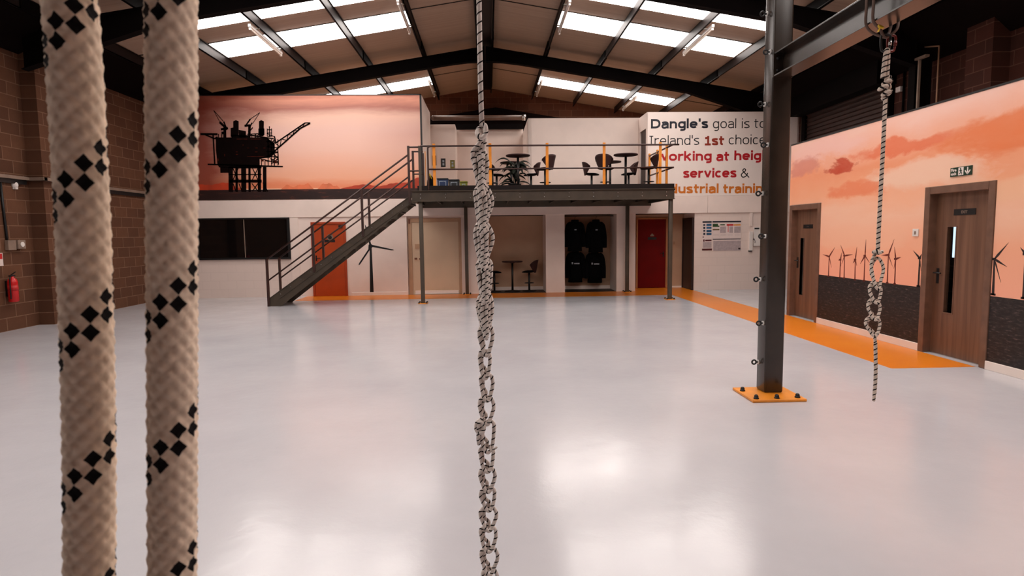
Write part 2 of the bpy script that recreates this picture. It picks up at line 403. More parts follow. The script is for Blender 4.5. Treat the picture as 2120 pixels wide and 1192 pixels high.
def wloc(o):
    v = Vector((0, 0, 0))
    while o: v += o.location; o = o.parent
    return v
def tag(o, label, cat, group=None, kind=None):
    if label: o['label'] = label
    if cat: o['category'] = cat
    if group: o['group'] = group
    if kind: o['kind'] = kind
    return o
def thing(name, loc, label, cat, group=None):
    o = D.objects.new(name, None); o.empty_display_size = 0.1; COL.objects.link(o); o.location = loc
    return tag(o, label, cat, group)
def struct(o): o['kind'] = 'structure'; return o
def copy_tree(o, parent=None):
    c = o.copy(); COL.objects.link(c); c.parent = parent
    for ch in list(o.children): copy_tree(ch, c)
    return c
def cr(pts, sub=6, closed=False):
    # Catmull-Rom smoothing
    P = [Vector(p) for p in pts]; N = len(P); out = []
    rng = range(N if closed else N - 1)
    for i in rng:
        g = lambda k: P[k % N] if closed else P[max(0, min(N - 1, k))]
        p0, p1, p2, p3 = g(i - 1), g(i), g(i + 1), g(i + 2)
        for j in range(sub):
            t = j / sub
            out.append(0.5 * ((2 * p1) + (p2 - p0) * t + (2 * p0 - 5 * p1 + 4 * p2 - p3) * t * t + (3 * p1 - p0 - 3 * p2 + p3) * t ** 3))
    if not closed: out.append(P[-1])
    return out

# block lettering drawn stroke by stroke: humanist sans with serifed capital I and footed 1
def glyph(ch, w, bold):
    h = w / 2; xh, cap, asc, des = .545, .727, .76, -.207; k = 1.24 if bold else 1.02
    def ell(cx, cy, rx, ry, a0, a1, n=14):
        o = []
        for i in range(n + 1):
            a = math.radians(a0 + (a1 - a0) * i / n); c, s_ = math.cos(a), math.sin(a)
            o.append((cx + rx * math.copysign(abs(c) ** .86, c), cy + ry * math.copysign(abs(s_) ** .86, s_)))
        return o
    def bowl(W): return ell(W / 2, xh / 2, W / 2 - h, xh / 2 - h, 0, 360, 28)
    def arch(x0, x1, y=xh): return ell((x0 + x1) / 2, y - h - .17, (x1 - x0) / 2, .17, 180, 0, 12)
    if ch == 'D': W = .62 * k; return W, [[(h, 0), (h, cap)], [(h, cap - h), (W * .42, cap - h)] + ell(W * .42, cap / 2, W * .58 - h, cap / 2 - h, 90, -90, 16) + [(W * .42, h), (h, h)]]
    if ch == 'I': W = .32 * k; return W, [[(W / 2, 0), (W / 2, cap)], [(0, h * .8), (W, h * .8)], [(0, cap - h * .8), (W, cap - h * .8)]]
    if ch == '1': W = .40 * k; x = W * .55; return W, [[(x, 0), (x, cap)], [(0, h * .8), (W, h * .8)], [(x, cap - h * 1.6), (W * .28, cap - h * 2.2), (.02, cap - h * 2.3)]]
    if ch == 'l': return w, [[(h, 0), (h, asc)]]
    if ch == 'i': return w, [[(h, 0), (h, xh)], [(h, asc - w * 1.05), (h, asc)]]
    if ch == "'": return w, [[(h, asc - .26), (h, asc)]]
    if ch == 'o': W = .53 * k; return W, [bowl(W)]
    if ch == 'e':
        W = .52 * k; return W, [[(h, xh * .5), (W - h * .3, xh * .5)], ell(W / 2, xh / 2, W / 2 - h, xh / 2 - h, 4, 318, 24)]
    if ch == 'c': W = .44 * k; return W, [ell(W * .56, xh / 2, W * .56 - h, xh / 2 - h, 48, 312, 22)]
    if ch in 'gdb':
        W = .50 * k; L = [ell(W / 2, xh / 2, W / 2 - h, xh / 2 - h, 0, 360, 28)]
        if ch == 'd': L.append([(W - h, 0), (W - h, asc)])
        if ch == 'b': L.append([(h, 0), (h, asc)])
        if ch == 'g': L.append([(W - h, xh), (W - h, -.02)] + ell(W / 2, -.03, W / 2 - h, -des - .03 - h, 0, -118, 12))
        return W, L
    if ch in 'nhu':
        W = .48 * k
        if ch == 'u': return W, [[(W - h, 0), (W - h, xh)], [(h, xh)] + [(x, xh - y) for x, y in arch(h, W - h)] + [(W - h, xh * .6)]]
        return W, [[(h, 0), (h, asc if ch == 'h' else xh)], [(h, xh * .4)] + arch(h, W - h) + [(W - h, 0)]]
    if ch == 'r': W = .33 * k; return W, [[(h, 0), (h, xh)], [(h, xh * .45)] + ell(W * .95, xh - h - .2, W * .95 - h, .2, 180, 84, 8)]
    if ch == 'a':
        W = .47 * k; return W, [[(h * .7, xh - h - .055)] + ell(W / 2, xh - h - .13, W / 2 - h, .13, 125, 0, 9) + [(W - h, 0)],
                                [(W - h, xh * .58), (W * .5, xh * .57)] + ell(W * .46, xh * .31, W * .46 - h, xh * .27 - h * .3, 90, 270, 12) + [(W * .6, h * .95), (W - h, xh * .2)]]
    if ch == 's':
        W = .42 * k; P = [(W - h * .6, xh - h * 1.5), (W * .72, xh - h * .98), (W * .45, xh - h), (h * 1.15, xh * .80), (h * 1.2, xh * .66), (W * .45, xh * .53), (W * .78, xh * .43), (W - h, xh * .30), (W - h * 1.2, xh * .16), (W * .55, h), (W * .28, h), (h * .5, h * 1.7)]
        return W, [[(p.x, p.y) for p in cr([(a, b, 0) for a, b in P], 4)]]
    if ch == 't': W = .34 * k; x = .09 + h; return W, [[(x, .70), (x, .17)] + ell(x + .115, .17, .115, .17 - h, 180, 285, 8), [(0, xh - h), (W, xh - h)]]
    if ch == 'f': W = .34 * k; x = .09 + h; return W, [[(x, 0), (x, asc - .15)] + ell(x + .13, asc - .15, .13, .15 - h, 180, 80, 8), [(0, xh - h), (W * .94, xh - h)]]
    if ch == 'k': W = .50 * k; return W, [[(h, 0), (h, asc)], [(h, xh * .42), (W - h * 1.2, xh)], [(W * .40, xh * .56), (W - h * 1.1, 0)]]
    if ch == 'v': W = .54 * k; return W, [[(h * 1.05, xh), (W / 2, h * .4)], [(W / 2, h * .4), (W - h * 1.05, xh)]]
    if ch == 'w':
        W = .78 * k; return W, [[(h, xh), (W * .27, h * .4)], [(W * .27, h * .4), (W / 2, xh)], [(W / 2, xh), (W * .73, h * .4)], [(W * .73, h * .4), (W - h, xh)]]
    if ch == '&':
        W = .66; P = [(W, 0.0), (W * .30, .47), (W * .24, .60), (W * .40, cap - h), (W * .56, .60), (W * .44, .46), (W * .16, .33), (h, .19), (W * .20, h * 1.1), (W * .44, h * 1.2), (W * .70, .17), (W * .80, .36)]
        return W, [[(p.x, p.y) for p in cr([(a, b, 0) for a, b in P], 5)]]
    return .3, []
def strokes(txt, x0, x1, zb, em, y, bold):
    w = .158 if bold else .078; gap = .085 if bold else .11; pen = 0; segs = []
    for ch in txt:
        W, L = glyph(ch, w, bold)
        for st_ in L: segs.append([(pen + a, b) for a, b in st_])
        pen += W + gap
    pen -= gap; kx = (x1 - x0) / pen; m = MB()
    for n_, st_ in enumerate(segs):
        P = [Vector((x0 + a * kx, zb + b * em)) for a, b in st_]; wd = w * em * .5; N = len(P); nn = []
        cl = (P[0] - P[-1]).length < 1e-5
        for i in range(N):
            a = P[i - 1] if i > 0 else (P[-2] if cl else P[0]); b = P[i + 1] if i < N - 1 else (P[1] if cl else P[-1])
            d = (b - a).normalized(); n = Vector((-d.y, d.x))
            e = (P[min(i + 1, N - 1)] - P[i]) if i < N - 1 else (P[i] - P[i - 1]); e = e.normalized() if e.length > 1e-9 else d
            n.y *= .86 if bold else 1; nn.append(n * min(1.4, 1 / max(.5, abs(n.dot(Vector((-e.y, e.x)))))))
        for i in range(N - 1):
            if (P[i + 1] - P[i]).length < 1e-6: continue
            q = [P[i] + nn[i] * wd, P[i + 1] + nn[i + 1] * wd, P[i + 1] - nn[i + 1] * wd, P[i] - nn[i] * wd]
            m.prism([tuple(v) for v in q], y - .002 - .00011 * ((i + 7 * n_) % 29), y, 'Y')
    return m

# lettering: returns a bmesh in the XZ plane facing -Y, scaled to x0..x1
def letters(txt, x0, x1, zb, size, y, bold=0.0, depth=0.003, zscale=1.0):
    c = D.curves.new('lettering', 'FONT'); c.body = txt; c.size = size; c.offset = bold; c.extrude = depth / 2; c.resolution_u = 4
    o = D.objects.new('lettering', c); COL.objects.link(o)
    bpy.context.view_layer.update()
    me = D.meshes.new_from_object(o.evaluated_get(bpy.context.evaluated_depsgraph_get()))
    D.objects.remove(o); D.curves.remove(c)
    b = bmesh.new(); b.from_mesh(me); D.meshes.remove(me)
    xs = [v.co.x for v in b.verts]; a0, a1 = min(xs), max(xs); k = (x1 - x0) / (a1 - a0) if x1 is not None else 1.0
    for v in b.verts:
        X, Y, Z = v.co; v.co = (x0 + (X - a0) * k, y - Z, zb + Y * zscale)
    return b

# ------------------------------------------------------------------ the hall: dimensions
XL, XR = -8.6, 8.5            # side walls
YB, YG, YF = 16.41, 22.6, -5.0   # white back wall, far gable, wall behind the camera
def zr(x): return 6.7 - 0.165 * abs(x)       # underside of purlins / top of rafters
def zs(x): return zr(x) + 0.22               # underside of roof sheeting
XP, YP = 5.76, 11.38          # office partition on the right (face, far end)

# floor
m = MB(); m.box(XL - .3, XR + .3, YF - .3, YG + .3, -0.3, 0.0)
struct(m.build('floor', 'floor'))
m = MB(); t_ = 0.002
m.box(-4.9, 4.72, 15.30, YB + .02, 0, t_); m.prism([(4.72, 15.30), (4.72, 6.8), (5.735, 6.8), (5.735, 11.4), (5.62, 12.2), (5.66, YB + .02), (4.72, YB + .02)], 0, t_, 'Z')
m.box(4.03, 5.66, YB + .02, 17.3, 0, t_)
struct(m.build('trim_1', 'orange_floor'))

# walls
m = MB(); m.box(XL - .25, XL, YF, YG, 0, zs(8.6))
m.box(XL, -8.32, 11.8, 12.4, 0, zs(8.6) - .05); m.box(XL, -8.32, 5.9, 6.5, 0, zs(8.6) - .05)
struct(m.build('wall_left', 'block_left'))
m = MB(); m.box(XR, XR + .25, YF, YG, 0, zs(8.5)); m.box(8.2, XR, 9.75, 10.3, 0, zs(8.5) - .05)
struct(m.build('wall_right', 'block_right'))
def gable(y0, y1):
    return MB().prism([(XL - .25, 0), (XR + .25, 0), (XR + .25, zs(8.7)), (0, zs(0)), (XL - .25, zs(8.8))], y0, y1, 'Y')
struct(gable(YG, YG + .25).build('wall_gable', 'block_front'))
struct(gable(YF - .25, YF).build('wall_front', 'block_front'))
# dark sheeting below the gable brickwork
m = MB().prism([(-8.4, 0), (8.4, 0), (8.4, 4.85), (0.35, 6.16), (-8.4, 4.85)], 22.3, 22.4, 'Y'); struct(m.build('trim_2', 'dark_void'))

# roof sheeting, one slab for each slope
for nm, sg in (('ceiling', -1), ('ceiling.001', 1)):
    m = MB(); xe = 8.85
    m.prism([(0, zs(0)), (sg * xe, zs(xe)), (sg * xe, zs(xe) + .12), (0, zs(0) + .12)], YF - .25, YG + .25, 'Y')
    for ys in (14.08, 12.18, 19.78, 8.45, 17.9):           # lap seams
        m.prism([(sg * .2, zs(.2) - .012), (sg * 8.3, zs(8.3) - .012), (sg * 8.3, zs(8.3)), (sg * .2, zs(.2))], ys, ys + .03, 'Y', 1)
    struct(m.build('ceiling', ['liner', 'steel_dark']))
# translucent roof lights: strips from near the ridge to the fourth purlin
k = 1
for yb in (0.9, 2.8, 6.6, 8.5, 12.2, 14.1, 17.95, 19.8):
    for sg in (-1, 1):
        xa, xb = 1.76, 6.12
        m = MB(); m.prism([(sg * xa, zs(xa) - .022), (sg * xb, zs(xb) - .022), (sg * xb, zs(xb) - .004), (sg * xa, zs(xa) - .004)], yb, yb + 1.0, 'Y')
        struct(m.build('window_%d' % k, 'skylight')); k += 1

# near-black sheets added along both eaves, standing in for the shade there
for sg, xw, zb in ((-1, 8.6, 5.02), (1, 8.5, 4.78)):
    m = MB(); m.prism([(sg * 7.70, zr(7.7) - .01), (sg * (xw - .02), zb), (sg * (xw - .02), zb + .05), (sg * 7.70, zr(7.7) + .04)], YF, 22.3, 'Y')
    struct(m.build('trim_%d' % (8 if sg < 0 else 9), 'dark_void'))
# ridge closer between the ridge purlins
m = MB(); m.box(-.2, .2, YF, 22.3, 6.78, 6.82); struct(m.build('trim_3', 'steel_dark'))

# purlins
def purlin(x, sg, label):
    z = zr(x); X = sg * x
    pr = thing('roof_purlin', (X, 8.8, z), label, 'purlin', None)
    m = MB(); d = sg
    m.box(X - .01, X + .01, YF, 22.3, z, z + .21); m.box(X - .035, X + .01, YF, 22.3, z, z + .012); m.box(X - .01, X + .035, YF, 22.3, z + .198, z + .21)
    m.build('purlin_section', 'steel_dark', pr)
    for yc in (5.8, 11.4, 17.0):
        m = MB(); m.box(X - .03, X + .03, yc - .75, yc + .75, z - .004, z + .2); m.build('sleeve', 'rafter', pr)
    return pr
names = ['nearest the ridge', 'second out from the ridge', 'third out from the ridge', 'at the outer ends of the roof lights', 'lowest, next to the eaves']
for sg, side in ((-1, 'left'), (1, 'right')):
    pr = purlin(.2, sg, 'dark steel ridge purlin on the %s of the ridge line' % side)
    for x, nm in zip((1.67, 3.17, 4.67, 6.17, 7.67), names):
        purlin(x, sg, 'dark steel purlin on the %s roof slope, %s' % (side, nm))

# portal frames
def portal(y, label, cols=(-1, 1)):
    pf = thing('portal_frame', (0, y, 0), label, 'roof frame')
    for sg in (-1, 1):
        m = MB(); hw = .085
        xs_ = [0.02, 0.5, 1.0, 5.6, 8.2]; dp = [.40, .34, .32, .32, .72]
        top = [(sg * x, zr(x) - .002) for x in xs_]; bot = [(sg * x, zr(x) - d) for x, d in zip(xs_, dp)]
        m.prism(top + bot[::-1], y - .008, y + .008, 'Y')
        for a in (top, bot):
            for p, q in zip(a, a[1:]):
                o_ = -.012 if a is top else 0
                m.prism([(p[0], p[1] + o_), (q[0], q[1] + o_), (q[0], q[1] + o_ + .012), (p[0], p[1] + o_ + .012)], y - hw, y + hw, 'Y')
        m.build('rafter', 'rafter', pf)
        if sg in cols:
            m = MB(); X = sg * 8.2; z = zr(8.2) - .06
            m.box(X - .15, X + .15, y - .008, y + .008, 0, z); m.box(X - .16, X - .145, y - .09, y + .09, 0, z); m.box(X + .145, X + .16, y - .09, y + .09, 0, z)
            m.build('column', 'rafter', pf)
        for x in (3.17, 4.67):
            m = MB(); m.obox((sg * x, y + .06, zr(x) - .3), (sg * x, y + .52, zr(x) + .01), .03, .03); m.build('fly_brace', 'steel', pf)
    return pf
portal(17.0, 'dark steel portal frame crossing above the back wall, behind the two wall prints')
portal(11.4, 'dark steel portal frame crossing the top corners, nearer than the one above the back wall', (1,))
portal(5.8, 'dark steel portal frame directly above the grey column with the orange base')

# fluorescent battens
def batten(X, y0, label, z=None):
    x = abs(X); zz = zr(x) - .10; sg = 1 if X > 0 else -1; X = X + sg * .09
    b = thing('batten_light', (X, y0 + .95, zz), label, 'ceiling light', 'tube lights on the roof purlins')
    m = MB(); m.box(X - .03, X + .03, y0, y0 + 1.9, zz + .03, zz + .09, bev=.006); m.build('housing', 'white_plastic', b)
    m = MB(); m.tube([(X, y0 + .04, zz), (X, y0 + 1.86, zz)], .016, 10); m.build('tube', 'tube', b)
    for e in (y0 + .02, y0 + 1.86):
        m = MB(); m.box(X - .022, X + .022, e, e + .03, zz - .02, zz + .04); m.build('end_cap', 'white_plastic', b)
    for e in (y0 + .3, y0 + 1.6):
        m = MB(); m.box(X - sg * .095, X, e - .015, e + .015, zz + .08, zz + .102); m.build('bracket', 'steel', b)
batten(-1.67, 12.85, 'tube light under the left purlin nearest the ridge, in the middle bay')
batten(1.67, 12.85, 'tube light under the right purlin nearest the ridge, in the middle bay')
batten(-4.67, 12.85, 'tube light crossing a bright roof light on the left slope')
batten(4.67, 12.85, 'tube light crossing a bright roof light on the right slope')
batten(-1.67, 19.4, 'small far tube light above the white corner right of the oil rig print')
batten(1.67, 19.4, 'small far tube light at the inner end of the far right roof light')
batten(4.67, 19.4, 'small far tube light above the lettered sign, crossing the far right roof light')

# ------------------------------------------------------------------ back wall with its openings and recesses
m = MB()
Y0, Y1, ZT = YB, YB + .12, 2.12
RB = 17.3
m.box(-8.6, -5.05, Y0, Y1, 0, ZT, 1)                    # white painted blocks, left
m.box(-5.05, -2.18, Y0, Y1, 0, ZT)
m.box(-.72, -.08, Y0, Y1, 0, ZT); m.box(1.57, 2.085, Y0, RB, 0, ZT); m.box(3.51, 4.03, Y0, RB, 0, ZT)
m.box(5.66, 8.5, Y0, Y1, 0, ZT, 1)
m.box(-8.6, 8.5, Y0 + .001, Y0 + .12, ZT, 2.56)        # wall behind the fascia
m.box(-2.18, -.72, Y0 + .12, Y0 + .24, 0, ZT)           # behind the beige door
m.box(-.20, -.08, Y1, RB, 0, ZT); m.box(5.66, 5.78, Y1, RB + .1, 0, ZT)
struct(m.build('wall_back', ['white', 'white_block']))
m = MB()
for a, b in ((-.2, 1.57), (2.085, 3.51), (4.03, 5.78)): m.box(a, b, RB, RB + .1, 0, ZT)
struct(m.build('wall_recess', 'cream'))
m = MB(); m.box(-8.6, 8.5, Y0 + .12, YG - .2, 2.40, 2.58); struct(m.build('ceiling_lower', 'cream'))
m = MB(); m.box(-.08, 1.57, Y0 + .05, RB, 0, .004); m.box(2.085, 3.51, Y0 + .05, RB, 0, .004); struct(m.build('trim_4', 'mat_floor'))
# fascia boards above the openings
m = MB(); m.box(-8.6, 6.0, Y0 - .03, Y0 + .001, 2.12, 2.585, bev=.003); m.box(6.006, 8.5, Y0 - .03, Y0 + .001, 2.12, 2.585, bev=.003)
struct(m.build('trim_5', 'white'))
m = MB(); m.box(-5.27, -5.05, Y0 - .02, Y0, 0, 2.12, bev=.003); struct(m.build('trim_6', 'white'))
# skirtings
m = MB(); m.box(-3.70, -2.2, Y0 - .02, Y0, 0, .09, bev=.004); m.box(-.72, -.08, Y0 - .02, Y0, 0, .05)
m.box(-.08, 1.57, RB - .02, RB, 0.004, .1); m.box(2.085, 3.51, RB - .02, RB, 0.004, .1); m.box(5.3, 5.66, RB - .02, RB, 0.004, .05)
struct(m.build('baseboard_back', 'skirting'))

# upper walls round the platform
m = MB(); m.box(-8.6, -1.70, Y0 + .02, Y0 + .14, 2.56, 5.3); m.box(-1.82, -1.70, Y0 + .14, 18.8, 2.56, 5.3)
m.box(-1.82, -.95, 18.8, 18.92, 2.56, 4.95); m.box(-.95, 1.2, 20.0, 20.12, 2.56, 5.0); m.box(-1.0, -.95, 18.8, 20.0, 2.56, 4.95)
m.box(1.18, 4.45, 17.4, 17.52, 2.56, 4.86); m.box(1.18, 1.28, 17.4, 20.0, 2.56, 4.86)
m.box(4.33, 8.5, Y0 + .02, Y0 + .12, 2.56, 4.83); m.box(4.33, 4.45, Y0 + .12, 16.55, 2.56, 4.83); m.box(4.33, 4.45, 17.2, 17.4, 2.56, 4.83); m.box(4.33, 4.45, 16.55, 17.2, 4.42, 4.83)
struct(m.build('wall_upper', 'white'))
d = thing('door_6', (4.40, 16.87, 2.58), None, None); d['kind'] = 'structure'
m = MB(); m.box(4.37, 4.41, 16.55, 17.2, 2.58, 4.42); m.build('door_leaf', 'brown_door', d)

# dark window on the left
wn = thing('window_30', (-6.48, Y0, 1.04), None, None); wn['kind'] = 'structure'
m = MB()
for a, b, c_, e in ((-7.72, -5.28, 1.02, 1.07), (-7.72, -5.28, 2.08, 2.12), (-7.72, -7.66, 1.07, 2.08), (-5.34, -5.28, 1.07, 2.08)): m.box(a, b, Y0 - .05, Y0 - .002, c_, e)
m.build('window_frame', 'black', wn)
m = MB(); m.box(-7.66, -6.48, Y0 - .02, Y0 - .004, 1.07, 2.08); m.build('pane', 'dark_glass', wn)
m = MB(); m.box(-6.46, -5.34, Y0 - .02, Y0 - .004, 1.07, 2.08); m.build('pane', 'dark_glass', wn)
m = MB(); m.box(-6.48, -6.46, Y0 - .035, Y0 - .004, 1.07, 2.08); m.build('mullion', 'tray', wn)

# doors of the back wall (structure)
def flush_door(n, x0, x1, z1, y, leaf, frame, fw=.07):
    d = thing('door_%d' % n, ((x0 + x1) / 2, y, 0), None, None); d['kind'] = 'structure'
    m = MB(); m.box(x0 - fw, x0, y - .05, y + .0, 0.003, z1 + fw, bev=.004); m.box(x1, x1 + fw, y - .05, y + .0, 0.003, z1 + fw, bev=.004); m.box(x0, x1, y - .05, y + .0, z1, z1 + fw, bev=.004)
    m.build('door_frame', frame, d)
    m = MB(); m.box(x0, x1, y - .03, y - .001, 0.006, z1, bev=.003); lf = m.build('door_leaf', leaf, d)
    return d
d1 = flush_door(1, -4.66, -3.86, 1.93, Y0, 'orange_door', 'orange_door_frame', .06)
m = MB(); m.box(-4.37, -4.09, Y0 - .036, Y0 - .028, 1.45, 1.52); m.build('name_plate', 'black', d1)
m = MB(); m.lathe([(.085, 0), (.085, .006)], (-4.22, Y0 - .038, 1.585), 24, axis='Y'); sg_ = m.build('round_sign', 'tray', d1)
m = MB(); m.lathe([(.05, 0), (.05, .004)], (-4.22, Y0 - .041, 1.575), 20, axis='Y'); m.box(-4.25, -4.19, Y0 - .043, Y0 - .039, 1.53, 1.6); m.build('symbol', 'black', sg_)
m = MB(); m.box(-3.98, -3.88, Y0 - .07, Y0 - .03, 1.84, 1.90); m.build('door_closer', 'black', d1)
m = MB(); m.box(-4.62, -4.585, Y0 - .04, Y0 - .03, .95, 1.1); m.tube([(-4.6, Y0 - .035, 1.03), (-4.6, Y0 - .08, 1.03), (-4.48, Y0 - .08, 1.03)], .01, 8); m.build('door_handle', 'black', d1)

d2 = flush_door(2, -2.06, -.80, 1.96, Y0 + .12, 'beige_door', 'beige_frame', .10)
m = MB(); m.box(-1.98, -1.80, Y0 + .07, Y0 + .09, 1.25, 1.37); m.build('lock_plate', 'beige_frame', d2)
m = MB(); m.box(-2.0, -1.93, Y0 + .07, Y0 + .09, .95, 1.0); m.ball((-1.86, Y0 + .07, .97), .022); m.build('door_handle', 'brown_print', d2)
m = MB(); m.box(-2.0, -.82, Y0 + .07, Y0 + .09, 0.01, .1, bev=.003); m.build('kick_board', 'skirting', d2)
m = MB(); m.box(-2.14, -2.09, Y0 + .06, Y0 + .075, 1.92, 2.04); m.build('hinge', 'brown_print', d2)

d3 = flush_door(3, 4.31, 5.12, 1.98, RB, 'red_door', 'door_frame_cream', .05)
m = MB(); m.box(4.60, 4.85, RB - .036, RB - .028, 1.40, 1.47); m.build('name_plate', 'black', d3)
m = MB(); m.box(4.67, 4.78, RB - .035, RB - .028, 1.495, 1.54); m.box(4.70, 4.75, RB - .035, RB - .028, 1.54, 1.57); m.build('symbol', 'tray', d3)
m = MB(); m.box(5.04, 5.07, RB - .04, RB - .03, .9, 1.05); m.tube([(5.055, RB - .035, 1.0), (5.055, RB - .08, 1.0), (4.95, RB - .08, 1.0)], .01, 8); m.build('door_handle', 'black', d3)
# dark side door in the right cheek of the recess
d = thing('door_4', (5.62, 16.85, 0), None, None); d['kind'] = 'structure'
m = MB(); m.box(5.615, 5.66, 16.47, 17.22, .005, 1.95, bev=.003); m.build('door_leaf', 'brown_door', d)
m = MB(); m.box(5.60, 5.662, 16.43, 16.47, .005, 2.0); m.box(5.60, 5.662, 17.22, 17.26, .005, 2.0); m.box(5.60, 5.662, 16.47, 17.22, 1.95, 2.0); m.build('door_frame', 'brown_door', d)
m = MB(); m.box(5.35, 5.41, RB - .025, RB, 1.25, 1.34, bev=.004); tag(m.build('light_switch', 'beige_frame', origin=(5.38, RB, 1.25)), 'small tan switch on the wall right of the dark red door', 'switch')

# ------------------------------------------------------------------ oil rig print
mu = thing('wall_mural', (-5.1, Y0, 2.6), 'large framed print of an oil rig at sunset high on the back wall', 'mural')
m = MB(); m.box(-8.55, -1.745, Y0 - .02, Y0 + .018, 2.62, 5.285); m.build('printed_sky', 'rig_sky', mu)
m = MB(); m.box(-8.55, -1.70, Y0 - .03, Y0 + .018, 5.285, 5.31); m.box(-1.745, -1.70, Y0 - .03, Y0 + .018, 2.60, 5.31); m.build('frame', 'black', mu)
m = MB(); m.box(-8.55, -1.745, Y0 - .024, Y0 - .018, 2.60, 2.86); m.build('printed_sea', 'rig_sea', mu)
def hills(x0, x1, hmax, seed, name, mat, y, zb=2.86, ramp_=0):
    rnd = random.Random(seed); pts = [(x0, zb)]; n = int((x1 - x0) / .03)
    for i in range(n + 1):
        f = i / n; e = min(1, 6 * f, 6 * (1 - f) + ramp_)
        wv = .55 + .2 * math.sin(f * 7 + seed) + .12 * math.sin(f * 19 + seed * 2) + .08 * abs(math.sin(f * 37 + seed))
        pts.append((x0 + (x1 - x0) * f, zb + .01 + hmax * e * ((.25 + .75 * f) if ramp_ else 1) * wv))
    pts.append((x1, zb)); MB().prism(pts, y - .002, y, 'Y').build(name, mat, mu)
hills(-5.45, -4.6, .17, 2, 'printed_cloud_bank', 'hill_print', Y0 - .021)
hills(-4.5, -3.9, .17, 5, 'printed_cloud_bank', 'hill_print', Y0 - .021)
hills(-3.9, -1.75, .30, 1, 'printed_cloud_bank', 'hill_print_deep', Y0 - .021, ramp_=1)
hills(-8.5, -6.4, .2, 3, 'printed_cloud_bank', 'hill_print_deep', Y0 - .021)
m = MB(); m.box(-8.55, -1.745, Y0 - .0225, Y0 - .021, 2.86, 2.885); m.build('printed_horizon_glow', 'glow_print', mu)
def rp(zx, zy):      # drawing coordinates of the print -> metres on the print
    px, py = 400 + zx / 5.42, 200 + zy / 5.42
    return (0.012579 * px - 0.000524 * py - 12.549958, -0.000081 * px - 0.01252 * py + 7.812646)
m = MB(); yr = Y0 - .026
def poly(pts, y=None): m.prism([rp(*p) for p in pts], yr - .002, yr, 'Y')
def stroke(p, q, wd):
    a = Vector(rp(*p)); b = Vector(rp(*q)); d = (b - a); n = Vector((-d.y, d.x)).normalized() * wd / 2 * .0023
    m.prism([tuple(a + n), tuple(b + n), tuple(b - n), tuple(a - n)], yr - .002, yr, 'Y')
poly([(255, 455), (430, 455), (430, 430), (640, 430), (640, 455), (820, 455), (905, 520), (905, 640), (860, 680), (740, 690), (740, 790), (290, 790), (270, 760), (255, 600)])
poly([(300, 785), (395, 785), (395, 850), (300, 850)])
stroke((85, 418), (275, 420), 22); stroke((140, 425), (245, 470), 16); stroke((225, 430), (240, 760), 16); stroke((160, 755), (1000, 782), 16); stroke((245, 470), (275, 450), 20)
for x, wd in ((415, 50), (480, 26), (560, 56), (625, 26), (735, 36), (795, 40)): stroke((x, 785), (x, 1066), wd)
for y, h in ((790, 20), (945, 34), (870, 10)): stroke((395, y), (760, y), h)
for a, b in (((440, 800), (500, 930)), ((500, 800), (440, 930)), ((660, 800), (720, 935)), ((720, 800), (655, 935)), ((650, 970), (720, 1060)), ((720, 970), (655, 1060)), ((505, 970), (540, 1060)), ((775, 960), (830, 1066)), ((775, 1066), (810, 960)), ((440, 970), (470, 1060))): stroke(a, b, 10)
poly([(450, 275), (480, 262), (510, 275), (508, 440), (450, 440)]); poly([(735, 275), (760, 262), (790, 275), (785, 440), (735, 440)])
poly([(420, 350), (452, 345), (452, 450), (420, 450)]); poly([(510, 370), (590, 385), (590, 450), (510, 450)]); poly([(728, 355), (795, 355), (795, 430), (728, 430)])
poly([(340, 340), (370, 340), (372, 455), (338, 455)]); stroke((312, 365), (392, 352), 24); stroke((318, 405), (345, 405), 30)
stroke((235, 155), (340, 275), 7); stroke((235, 155), (305, 290), 6); stroke((300, 285), (385, 365), 26); stroke((345, 280), (372, 350), 16)
poly([(615, 330), (645, 330), (640, 430), (612, 430)]); stroke((745, 180), (640, 250), 7); stroke((745, 180), (665, 300), 6); stroke((575, 325), (640, 320), 24); stroke((640, 250), (590, 320), 16); stroke((660, 290), (630, 345), 14); stroke((635, 380), (665, 345), 12)
stroke((850, 330), (850, 450), 10)
for yy in (370, 405, 440): stroke((822, yy), (880, yy), 9)
for xx in (826, 874): stroke((xx, 355), (xx, 440), 8)
stroke((640, 430), (900, 470), 14); stroke((905, 440), (925, 520), 14)
stroke((915, 520), (1250, 292), 15); stroke((870, 640), (1195, 355), 17); stroke((1195, 355), (1305, 296), 16); stroke((1250, 292), (1308, 292), 12)
bx = [(915, 520), (965, 556), (985, 472), (1045, 486), (1060, 422), (1110, 430), (1130, 374), (1165, 382), (1190, 332), (1215, 343), (1250, 292)]
for a, b in zip(bx, bx[1:]): stroke(a, b, 8)
for a, b in (((860, 690), (950, 740)), ((950, 690), (870, 750)), ((860, 640), (945, 620)), ((945, 600), (950, 760)), ((900, 640), (945, 690)), ((830, 470), (900, 540)), ((900, 700), (905, 770))): stroke(a, b, 11)
for xx in (835, 872, 905, 945): stroke((xx, 475), (xx, 770), 9)
for yy in (500, 560, 610, 665, 720): stroke((815, yy), (948, yy + 8), 9)
for a, b in (((835, 480), (905, 560)), ((905, 480), (835, 560)), ((835, 665), (905, 610)), ((870, 720), (945, 665)), ((740, 690), (860, 720)), ((760, 700), (760, 780)), ((800, 700), (800, 780))): stroke(a, b, 8)
for xx in (285, 320, 440, 470, 530, 545, 575, 700, 715): stroke((xx, 400 + (xx * 7) % 30), (xx, 455), 9)
for xx in (655, 690, 725): stroke((xx, 418), (xx, 455), 8)
stroke((600, 418), (735, 412), 8); stroke((820, 410), (905, 445), 8)
m.build('printed_oil_rig', 'silhouette', mu)
m = MB(); yr = Y0 - .0275
